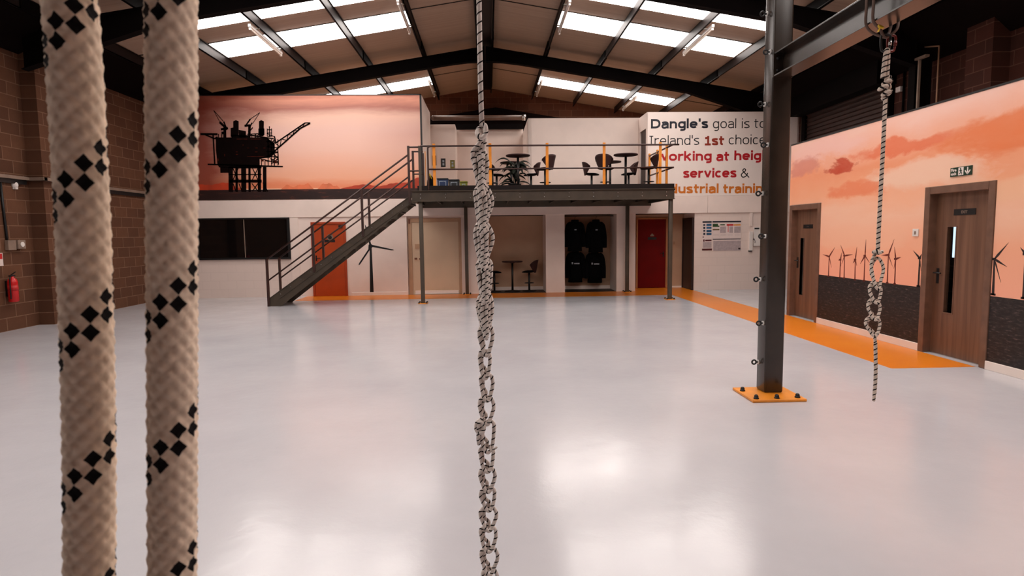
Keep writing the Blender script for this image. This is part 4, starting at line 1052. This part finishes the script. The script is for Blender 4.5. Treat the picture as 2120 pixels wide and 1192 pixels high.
# office doors
def office_door(n, y0, y1, z1, plate, glass_, txt):
    d = thing('door_%d' % n, (XP, (y0 + y1) / 2, 0), None, None); d['kind'] = 'structure'
    fw = .095; xf = XP - .018
    m = MB()
    m.box(xf, XW + .01, y0 - fw, y0, .003, z1 + fw, bev=.004); m.box(xf, XW + .01, y1, y1 + fw, .003, z1 + fw, bev=.004); m.box(xf, XW + .01, y0, y1, z1, z1 + fw, bev=.004)
    m.build('door_frame', 'wood_frame', d)
    xl = XP + .09; g0, g1, h0, h1 = glass_
    m = MB()
    for a, b, c_, e in ((y0, g0, .012, z1), (g1, y1, .012, z1), (g0, g1, .012, h0), (g0, g1, h1, z1)): m.box(xl, xl + .045, a, b, c_, e)
    lf = m.build('door_leaf', 'wood', d)
    m = MB(); fr = .012
    m.box(xl - .006, xl + .05, g0 - fr, g0, h0 - fr, h1 + fr); m.box(xl - .006, xl + .05, g1, g1 + fr, h0 - fr, h1 + fr); m.box(xl - .006, xl + .05, g0, g1, h0 - fr, h0); m.box(xl - .006, xl + .05, g0, g1, h1, h1 + fr)
    m.build('glazing_bead', 'wood_frame', lf)
    m = MB(); m.box(xl + .02, xl + .026, g0, g1, h0, h1); m.build('vision_pane', 'clear', lf)
    p0, p1, q0, q1 = plate
    m = MB(); m.box(xl - .006, xl, p0, p1, q0, q1); pt = m.build('name_plate', 'black', lf)
    b = letters(txt, -.5, None, 0, (q1 - q0) * .62, 0, .002, .002)
    xs = [v.co.x for v in b.verts]; wd_ = max(xs) - min(xs); mx = (max(xs) + min(xs)) / 2
    m = MB(); bb = b
    for v in bb.verts: v.co = (xl - .008 + v.co.y * .5, (p0 + p1) / 2 - (v.co.x - mx), q0 + (q1 - q0) * .28 + v.co.z)
    m.join(bb); m.build('lettering', 'tray', pt)
    m = MB(); yh = y1 - .07
    m.box(xl - .008, xl, yh - .022, yh + .022, .92, 1.12, bev=.003); m.tube([(xl - .005, yh, 1.06), (xl - .06, yh, 1.06), (xl - .06, yh - .12, 1.06)], .010, 8); m.build('door_handle', 'black', lf)
    m = MB(); m.box(xl - .012, xl + .03, y0 + .01, y1 - .01, .0, .011); m.build('threshold_strip', 'chrome', d)
    return d
office_door(5, 6.77, 7.69, 2.075, (7.06, 7.40, 1.795, 1.87), (7.35, 7.49, .56, 1.65), 'EXIT')
office_door(7, 10.38, 11.26, 2.0, (10.70, 11.02, 1.66, 1.73), (10.98, 11.11, .42, 1.48), '- - -')
# rooms behind the doors: dim office with a daylit window in its outer wall
m = MB(); m.box(8.44, 8.50, 10.15, 10.67, 1.10, 1.95); struct(m.build('window_31', 'daylit_pane'))
# exit sign and switch on the print
ex = thing('exit_sign', (XP - .006, 7.2, 2.27), 'green fire exit sign above the near wooden door', 'sign')
m = MB(); m.box(XP - .016, XP - .006, 7.03, 7.365, 2.265, 2.375); m.build('sign_plate', 'green', ex)
def on_wall(b, y0, z0):
    for v in b.verts: v.co = (XP - .018 + v.co.y * .3, y0 - v.co.x, z0 + v.co.z)
    return b
m = MB(); m.join(on_wall(letters('Fire', 0, .085, .0, .048, 0, .0015, .002), 7.35, 2.328)); m.join(on_wall(letters('exit', 0, .085, .0, .048, 0, .0015, .002), 7.35, 2.284)); m.build('lettering', 'sign_white', ex)
m = MB(); xs0, xs1 = XP - .018, XP - .015
m.prism([(7.155, 2.275), (7.235, 2.275), (7.235, 2.368), (7.155, 2.368)], xs0, xs1, 'X'); m.build('pictogram_panel', 'sign_white', ex)
m = MB(); xs0, xs1 = XP - .020, XP - .0175
def bar(a, b, wd):
    a = Vector(a); b = Vector(b); n = Vector((-(b - a).y, (b - a).x)).normalized() * wd / 2; m.prism([tuple(a + n), tuple(b + n), tuple(b - n), tuple(a - n)], xs0, xs1, 'X')
m.prism([(7.20 + .010 * math.cos(k), 2.352 + .010 * math.sin(k)) for k in [i * PI / 4 for i in range(8)]], xs0, xs1, 'X')
bar((7.198, 2.342), (7.192, 2.312), .018); bar((7.192, 2.314), (7.178, 2.298), .009); bar((7.178, 2.298), (7.184, 2.280), .008); bar((7.194, 2.314), (7.206, 2.296), .009); bar((7.206, 2.296), (7.222, 2.292), .008); bar((7.198, 2.338), (7.178, 2.328), .007); bar((7.200, 2.338), (7.218, 2.324), .007)
m.build('running_figure', 'green', ex)
m = MB(); xs0, xs1 = XP - .018, XP - .015
bar((7.092, 2.362), (7.092, 2.285), .016); bar((7.092, 2.280), (7.052, 2.325), .014); bar((7.092, 2.280), (7.132, 2.325), .014); m.build('down_arrow', 'sign_white', ex)
sw = thing('light_switch', (XP - .006, 7.93, 1.53), 'white square switch on the print left of the near wooden door', 'switch')
m = MB(); m.box(XP - .018, XP - .006, 7.875, 7.985, 1.53, 1.63, bev=.003); m.build('face_plate', 'white_plastic', sw)
m = MB(); m.box(XP - .023, XP - .017, 7.915, 7.945, 1.555, 1.6, bev=.002); m.build('rocker', 'tray', sw)

# roller shutter and services on the far right wall
rs = thing('roller_shutter', (XR, 14.1, 0), 'dark ribbed roller shutter in the right wall, seen above the wind farm print', 'roller shutter')
m = MB()
for i in range(46):
    z = .02 + i * .1
    m.prism([(12.7, 0)] * 0 + [(XR - .10, z), (XR - .055, z + .012), (XR - .05, z + .05), (XR - .055, z + .088), (XR - .10, z + .1), (XR - .03, z + .1), (XR - .03, z)], 12.7, 15.9, 'Y')
m.build('curtain', 'roller', rs)
for y in (12.62, 15.98):
    m = MB(); m.box(XR - .12, XR, y - .08, y + .08, 0, 4.7); m.build('guide_rail', 'rafter', rs)
m = MB(); m.box(XR - .42, XR, 12.5, 16.1, 4.62, 5.1); m.build('hood', 'rafter', rs)
ct = thing('conduit_run', (XR - .03, 12.1, 3.0), 'dark vertical conduits beside the roller shutter edge', 'conduit')
for y, r, mt in ((12.22, .022, 'rafter'), (12.05, .03, 'rafter'), (16.2, .03, 'steel')):
    m = MB(); m.tube([(XR - .035, y, .02), (XR - .035, y, 4.9)], r, 8); m.build('conduit', mt, ct)
m = MB(); m.box(XR - .07, XR, 12.28, 12.42, 4.42, 4.52, bev=.004); tag(m.build('isolator_box', 'white_plastic', origin=(XR, 12.35, 4.42)), 'tiny white box beside the top of the roller shutter, right of the rope', 'switch box')
gp = thing('post_casing', (8.05, 11.2, 3.2), 'thin pale upright strip with a cap on the far right column, beside the roller shutter', 'casing')
m = MB(); m.box(8.03, 8.07, 11.20, 11.235, 3.2, 4.75); m.build('casing_board', 'tray', gp)
m = MB(); m.box(8.01, 8.09, 11.02, 11.30, 4.75, 4.79); m.build('cap_strip', 'tray', gp)
m = MB(); m.tube([(8.17, 10.9, 3.2), (8.17, 10.9, 4.9)], .014, 8); m.tube([(8.17, 10.9, 4.9), (8.2, 11.3, 5.0)], .014, 8); tag(m.build('riser_pipe', 'conduit', origin=(8.17, 10.9, 3.2)), 'thin pale riser pipe right of the pale casing on the right wall', 'pipe')

# ------------------------------------------------------------------ left wall fittings
tr_ = thing('cable_tray', (XL, 9, 2.7), 'pale cable tray running level along the left block wall', 'cable tray')
m = MB(); m.box(XL, XL + .09, YF, 11.8, 2.72, 2.78); m.box(XL + .28, XL + .36, 11.7, 12.5, 2.72, 2.78); m.box(XL, XL + .09, 12.4, Y0, 2.72, 2.78); m.box(XL, XL + .36, 11.72, 11.8, 2.72, 2.78); m.box(XL, XL + .36, 12.4, 12.48, 2.72, 2.78)
m.build('tray_run', 'tray', tr_)
m = MB(); m.box(XL, XL + .05, YF, 11.7, 2.64, 2.72); m.box(XL, XL + .05, 12.5, Y0, 2.64, 2.72); m.build('cable_bundle', 'black', tr_)
m = MB(); m.tube([(-8.30, 12.12, 2.78), (-8.30, 12.12, 5.15)], .018, 8); tag(m.build('conduit_pipe', 'conduit', origin=(-8.30, 12.12, 2.78)), 'pale vertical conduit up the block pillar on the left', 'conduit')
m = MB(); m.tube([(XL + .02, 11.12, 2.64), (XL + .02, 11.16, 1.62)], .022, 8); tag(m.build('power_cable', 'black', origin=(XL + .02, 11.12, 1.62)), 'black cable dropping from the tray to the socket box on the left wall', 'cable')
lt = thing('wall_lamp', (XL, 11.45, 2.56), 'small white round lamp under the cable tray on the left wall', 'lamp')
m = MB(); m.lathe([(.06, 0), (.06, .02), (.045, .05), (.015, .065)], (XL, 11.45, 2.62), 18, axis='X'); m.build('lamp_dome', 'white_plastic', lt)
m = MB(); m.box(XL, XL + .05, 11.42, 11.48, 2.54, 2.58); m.build('bracket', 'white_plastic', lt)
so_ = thing('socket_box', (XL, 11.3, 1.4), 'grey twin socket box at the foot of the black cable on the left wall', 'socket')
m = MB(); m.box(XL, XL + .07, 11.12, 11.30, 1.44, 1.62, bev=.006); m.box(XL, XL + .09, 11.32, 11.50, 1.46, 1.62, bev=.006); m.build('box', 'tray', so_)
m = MB(); m.lathe([(.045, 0), (.045, .012)], (XL + .09, 11.41, 1.54), 16, axis='X'); m.build('socket_face', 'white_plastic', so_)
ns = thing('wall_notice', (XL, 10.98, 1.18), 'white and red notice on the left wall above the fire extinguisher', 'notice')
m = MB(); m.box(XL, XL + .006, 10.93, 11.05, 1.17, 1.40); m.build('sheet', 'paper', ns)
m = MB(); m.box(XL + .006, XL + .009, 10.945, 11.035, 1.29, 1.385); m.build('red_symbol', 'red_marker', ns)
fe = thing('fire_extinguisher', (XL + .10, 11.08, .50), 'red fire extinguisher hung on the left block wall', 'fire extinguisher')
ec = (XL + .11, 11.08, .52)
m = MB(); m.lathe([(.06, 0), (.078, .012), (.078, .36), (.06, .41), (.03, .435), (.03, .455)], ec, 24); m.build('cylinder', 'red', fe)
m = MB(); m.box(ec[0] - .02, ec[0] + .02, ec[1] - .06, ec[1] + .06, .975, 1.0, bev=.004); m.obox((ec[0], ec[1] - .02, 1.0), (ec[0], ec[1] + .09, 1.05), .02, .012); m.build('valve_handle', 'black', fe)
m = MB(); m.tube(cr([(ec[0] + .02, ec[1] - .05, .98), (ec[0] + .05, ec[1] - .12, .93), (ec[0] + .04, ec[1] - .11, .7), (ec[0] + .03, ec[1] - .10, .58)], 6), .011, 8); m.build('hose', 'black', fe)
m = MB(); m.lathe([(.0795, 0), (.0795, .10)], (ec[0], ec[1], .72), 24); m.build('label_band', 'red_marker', fe)
m = MB(); m.box(XL, XL + .04, ec[1] - .03, ec[1] + .03, .62, .9); m.build('wall_bracket', 'black', fe)

# ------------------------------------------------------------------ foreground column and beam
cl = thing('steel_column', (2.77, 5.77, 0), 'tall grey box column on an orange base plate at the right', 'column')
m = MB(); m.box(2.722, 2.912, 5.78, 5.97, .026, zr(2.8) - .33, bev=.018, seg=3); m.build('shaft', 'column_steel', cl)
m = MB(); m.box(2.50, 3.025, 5.535, 6.02, .002, .026, bev=.003); bpl = m.build('base_plate', 'orange', cl)
for x, y in ((2.545, 5.88), (2.555, 5.59), (2.755, 5.585), (2.965, 5.60), (2.97, 5.97), (2.77, 5.99)):
    m = MB(); m.lathe([(.026, 0), (.026, .008), (.020, .012), (.020, .028), (.014, .038), (.004, .042)], (x, y, .026), 12); m.build('anchor_nut', 'black', bpl)
for i, z in enumerate((3.71, 3.33, 2.86, 2.46, 2.0, 1.58, 1.15, .72, .31)):
    y = 5.92 if i % 2 == 0 else 5.835; xc = 2.722
    m = MB(); m.torus((xc - .048, y, z), .021, .0085, 'Y', 18, 8); m.tube([(xc - .03, y, z), (xc + .002, y, z)], .010, 8); eb_ = m.build('eye_bolt', 'black', cl)
    m = MB(); m.lathe([(.024, 0), (.024, -.012)], (xc, y - .0, z), 6, axis='X'); m.build('washer_nut', 'zinc', eb_)
bm_ = thing('steel_beam', (2.81, 3, 3.08), 'grey steel I beam running overhead from the column towards the camera', 'beam')
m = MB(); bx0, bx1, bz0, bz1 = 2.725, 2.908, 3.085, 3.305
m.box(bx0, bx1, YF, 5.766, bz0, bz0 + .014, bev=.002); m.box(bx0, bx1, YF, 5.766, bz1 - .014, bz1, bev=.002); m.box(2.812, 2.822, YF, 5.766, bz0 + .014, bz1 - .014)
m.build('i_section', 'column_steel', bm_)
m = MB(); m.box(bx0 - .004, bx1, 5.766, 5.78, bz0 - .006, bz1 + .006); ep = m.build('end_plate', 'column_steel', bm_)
for x in (2.76, 2.87):
    for z in (3.14, 3.25):
        m = MB(); m.lathe([(.016, 0), (.016, -.014), (.009, -.014), (.009, -.024)], (x, 5.766, z), 6, axis='Y'); m.build('bolt', 'black', ep)

# ------------------------------------------------------------------ right rope with slings and carabiners
RX, RY = 2.85, 4.30
for k, (dy, wv, lb) in enumerate(((-.03, .0, 'nearer webbing sling looped over the overhead beam above the right rope'), (.05, .012, 'farther webbing sling looped over the overhead beam above the right rope'))):
    y = RY + dy; z0 = 2.985
    pts = [(RX - .02, RY, z0), (2.76, y - .01, 3.03), (2.716, y, 3.09), (2.714, y, 3.2), (2.716, y, 3.30), (2.74, y, 3.317), (2.82, y, 3.318), (2.89, y, 3.317), (2.917, y, 3.30), (2.919, y + .02, 3.2), (2.918, y + .03, 3.09), (2.89, y + .01, 3.03)]
    m = MB(); m.tube(cr(pts, 5, True), .010, 8, closed=True); tag(m.build('web_sling', 'web', origin=(RX, RY, z0)), lb, 'sling')
tg = MB(); tg.tube(cr([(2.745, 4.25, 3.05), (2.74, 4.235, 3.035), (2.762, 4.23, 3.03), (2.77, 4.25, 3.04)], 5, True), .008, 6, closed=True); tg.obox((2.745, 4.235, 3.03), (2.725, 4.225, 3.0), .012, .004); tag(tg.build('yellow_tape', 'yellow', origin=(2.745, 4.24, 3.0)), 'yellow tape knotted round the sling under the beam', 'tape')
def carabiner(x, y, z, h, wd, mat, label):
    o = thing('carabiner', (x, y, z), label, 'carabiner')
    pts = [(x - wd * .4, y, z + h * .1), (x - wd * .5, y, z + h * .5), (x - wd * .45, y, z + h * .9), (x - wd * .1, y, z + h), (x + wd * .4, y, z + h * .93), (x + wd * .5, y, z + h * .7)]
    pts2 = [(x - wd * .4, y, z + h * .1), (x - wd * .1, y, z), (x + wd * .25, y, z + h * .03), (x + wd * .42, y, z + h * .22)]
    m = MB(); m.tube(cr(pts2[::-1] + pts[1:], 6), .0085, 10); m.build('hook_body', mat, o)
    m = MB(); m.tube([pts2[-1], pts[-1]], .0075, 8); m.build('gate', mat, o)
    m = MB(); a = Vector(pts2[-1]); b = Vector(pts[-1]); m.tube([a.lerp(b, .3), a.lerp(b, .8)], .0115, 10); m.build('screw_sleeve', 'chrome' if mat == 'black' else mat, o)
carabiner(2.825, 4.29, 2.885, .12, .07, 'black', 'black carabiner under the slings at the top of the right rope')
carabiner(2.895, 4.33, 2.90, .11, .06, 'red_brown', 'red carabiner beside the black one at the top of the right rope')

def sinnet(x, y, z_top, links, tail, rnd, pre=None):
    """chain-knotted rope: each link is a bight pulled through the one before; links = list of (length, half width, depth, x shift)"""
    pts = []
    if pre: pts += pre
    z = z_top
    for (L, wd, dp, sx) in links:
        j = lambda s_: rnd.uniform(-s_, s_) * L
        X = x + sx
        pts += [(X + j(.05), y + dp, z), (X - wd * .9, y + dp * .3, z - .28 * L), (X - wd + j(.06), y, z - .55 * L), (X - wd * .62, y - dp * .6, z - L), (X - wd * .25, y - dp, z - 1.24 * L), (X + wd * .2, y - dp * 1.05, z - 1.26 * L),
                (X + wd * .62, y - dp * .6, z - L), (X + wd + j(.06), y, z - .58 * L), (X + wd * .8, y + dp * .4, z - .26 * L), (X + wd * .2, y + dp * .9, z - .17 * L), (X - wd * .55, y + dp * 1.1, z - .42 * L), (X - wd * .55, y + dp * 1.15, z - .75 * L)]
        z -= L
    pts += tail(z)
    return pts

rnd = random.Random(11)
rp_ = thing('hanging_rope', (2.86, RY, .34), 'white flecked rope with a chain of knots hanging before the wind farm print', 'rope')
r_ = .0150
pre = cr([(2.812, 4.285, 2.70), (2.818, 4.28, 2.82), (2.828, 4.283, 2.885), (2.842, 4.29, 2.895), (2.852, 4.298, 2.85), (2.852, 4.30, 2.74), (2.85, 4.30, 2.68)], 6)
m = MB(); m.tube(pre, r_, 12, uv=True); 
m.build('top_loop', 'rope_far', rp_)
kn = []
for i in range(40):
    f = i / 39; a = f * 3.2 * 2 * PI
    kn.append((2.846 + .026 * math.cos(a) + .014 * math.sin(a * .5), 4.30 + .026 * math.sin(a), 2.70 - .12 * f + .018 * math.cos(a + .8)))
m = MB(); m.tube([(2.85, 4.30, 2.72)] + kn + [(2.848, 4.30, 2.55)], r_ * .95, 12, uv=True); m.build('stopper_knot', 'rope_far', rp_)
m = MB(); m.tube(cr([(2.848, 4.30, 2.57), (2.846, 4.30, 2.2), (2.842, 4.30, 1.85), (2.84, 4.30, 1.46)], 14), r_ * .92, 12, uv=True); m.build('rope_length', 'rope_far', rp_)
L_ = [(.20, .040, .022, 0), (.125, .042, .022, -.004), (.125, .044, .022, -.008), (.12, .052, .022, -.008)]
s_ = sinnet(2.838, 4.30, 1.46, L_, lambda z: [(2.845, 4.31, z - .02), (2.85, 4.30, z - .08), (2.858, 4.30, z - .14)], rnd)
m = MB(); m.tube([(2.84, 4.30, 1.50)] + cr(s_, 6), r_ * .74, 10, uv=True); m.build('chain_knots', 'rope_far_chain', rp_)
m = MB(); m.tube(cr([(2.862, 4.285, 1.475), (2.84, 4.272, 1.468), (2.818, 4.285, 1.478), (2.818, 4.315, 1.47), (2.84, 4.326, 1.46), (2.862, 4.31, 1.465)], 6, True), r_ * .8, 10, closed=True, uv=True); m.build('tie_turn', 'rope_far_chain', rp_)
m = MB(); m.tube(cr([(2.852, 4.30, .80), (2.862, 4.30, .62), (2.864, 4.30, .48), (2.858, 4.30, .36)], 12), [r_ * .85] * 30 + [r_ * .7] * 6 + [r_ * .45], 12, uv=True); m.build('tail_end', 'rope_far', rp_)

# ------------------------------------------------------------------ centre rope
rnd = random.Random(5); CX, CY, px = -.02, 2.30, .00184
rc = thing('hanging_rope', (CX, CY, .2), 'long knotted white rope with dark flecks hanging down the centre of the photo', 'rope')
r_ = .0098
def PZ(yy): return 2.49 - yy * (2.49 - .28) / 1192      # height on the rope of a mark along it
m = MB(); m.tube([(CX, CY, 6.78), (CX, CY, 4.5), (CX, CY, 3.0), (CX + .001, CY, PZ(160)), (CX + .004, CY, PZ(245))], r_, 14, uv=True); m.build('rope_length', 'rope_mid', rc)
# head knot
hk = [(CX + .004, CY, PZ(240)), (CX + .016, CY - .012, PZ(243)), (CX + .018, CY - .016, PZ(258)), (CX + .0, CY - .02, PZ(268)), (CX - .014, CY - .012, PZ(258)), (CX - .004, CY + .01, PZ(246)), (CX + .014, CY + .008, PZ(262)), (CX + .008, CY, PZ(285)), (CX - .004, CY - .008, PZ(310))]
m = MB(); m.tube(cr(hk, 6), r_ * .9, 12, uv=True); m.build('head_knot', 'rope_mid', rc)
# doubled chain, upper half
ups = [(275, 75, -.006), (345, 75, 0.0), (420, 76, 0.0), (496, 68, .004), (563, 74, .004)]
for strand, (sc_, dz, dy) in enumerate(((1.0, 0, 0.0), (.66, 5, -.008), (.3, 9, -.014))):
    L_ = []
    for (y0, ln, sx) in ups: L_.append(((ln) * .001854, (.021 if y0 < 300 else .029 if y0 < 560 else .025) * sc_, .013, sx))
    s_ = sinnet(CX + .002, CY + dy, PZ(275 + dz), L_, lambda z: [(CX + .008, CY, z - .01), (CX + .010, CY, z - .04)], rnd, [(CX, CY, PZ(262))])
    m = MB(); m.tube(cr(s_, 6), r_ * .80, 10, uv=True, v0=strand * .011); m.build('doubled_chain_knots', 'rope_chain', rc)
# side loop of the upper chain
m = MB(); m.tube(cr([(CX + .006, CY, PZ(262)), (CX - .012, CY - .008, PZ(280)), (CX - .030, CY - .006, PZ(292)), (CX - .032, CY, PZ(308)), (CX - .022, CY, PZ(325)), (CX - .018, CY + .004, PZ(345))], 6), r_ * .82, 10, uv=True); m.build('side_loop', 'rope_chain', rc)
lows = [(636, 56, .024, .004), (692, 50, .021, -.002), (742, 48, .024, .003), (790, 50, .026, .001), (840, 58, .031, .003), (898, 46, .029, .000), (944, 44, .028, .001), (988, 42, .027, .003), (1030, 44, .029, .002), (1074, 46, .032, .000), (1120, 50, .031, .002), (1170, 42, .028, .002), (1212, 40, .026, .003)]
L_ = [(ln * .001854, wd, .011, sx) for (_, ln, wd, sx) in lows]
s_ = sinnet(CX + .003, CY, PZ(638), L_, lambda z: [(CX + .004, CY, z - .02), (CX + .006, CY, z - .07)], rnd, [(CX + .008, CY, PZ(625))])
m = MB(); m.tube(cr(s_, 6), r_ * .76, 10, uv=True); m.build('chain_knots', 'rope_chain', rc)
# lump and little tail where the strand turns back
m = MB(); m.tube(cr([(CX - .008, CY - .014, PZ(842)), (CX - .034, CY - .01, PZ(852)), (CX - .036, CY - .012, PZ(868)), (CX - .015, CY - .022, PZ(872)), (CX - .006, CY - .016, PZ(858)), (CX - .024, CY - .018, PZ(850)), (CX - .03, CY - .012, PZ(882)), (CX - .028, CY, PZ(900))], 6), r_ * .76, 10, uv=True); m.build('turn_knot', 'rope_chain', rc)
m = MB(); m.tube(cr([(CX + .012, CY - .012, PZ(900)), (CX + .02, CY - .018, PZ(912)), (CX + .034, CY - .018, PZ(907)), (CX + .043, CY - .016, PZ(904))], 5), r_ * .42, 8, uv=True); m.build('loose_end', 'rope_mid', rc)

# ------------------------------------------------------------------ two close ropes at the left
NC = 18
def close_rope(x_top, x_mid, x_bot, y, phase, label):
    o = thing('hanging_rope', (x_bot, y, .95), label, 'rope')
    R0 = .0122
    def disp(u, v):       # over-and-under plaits
        c = u * 9; b = (v - u * .0775 + c * .0096875) / .0096875
        p = c + b; q = c - b
        return (.0005 * (abs(math.sin(PI * p)) * abs(math.sin(PI * q)) * 2 - .9) + .00012 * math.sin(2 * PI * (c * 3 + (b if int(math.floor(p)) % 2 else -b) * 3)))
    def xx(z):       # gentle sag through three heights, straight beyond them
        q = min(1.80, max(1.42, z)); a, b, c = 1.76, 1.577, 1.45
        f = lambda v: x_top * (v - b) * (v - c) / ((a - b) * (a - c)) + x_mid * (v - a) * (v - c) / ((b - a) * (b - c)) + x_bot * (v - a) * (v - b) / ((c - a) * (c - b))
        return f(q) + (z - q) * (f(q + .001) - f(q - .001)) / .002 * .4
    pts = []; z = 2.2
    while z > 1.0: pts.append((xx(z), y, z)); z -= .0009 if 1.3 < z < 1.9 else .004
    m = MB(); m.tube(pts, R0, 72, uv=True, v0=phase, disp=disp); m.build('braided_length', 'rope_close', o)
    xt = pts[0][0]; tot = 2.2
    m = MB(); m.tube([(xt, y, 2.2), (-.19 if x_bot > -.2 else -.212, y, 4.5), (-.19 if x_bot > -.2 else -.212, y, 6.69)], R0, 24, uv=True); m.build('upper_length', 'rope_close', o)
close_rope(-.212, -.2170, -.2255, .33, .005, 'thick pale braided rope close to the camera, leftmost in the photo')
close_rope(-.1615, -.1722, -.1800, .33, .019, 'thick pale braided rope close to the camera, right of the leftmost one')
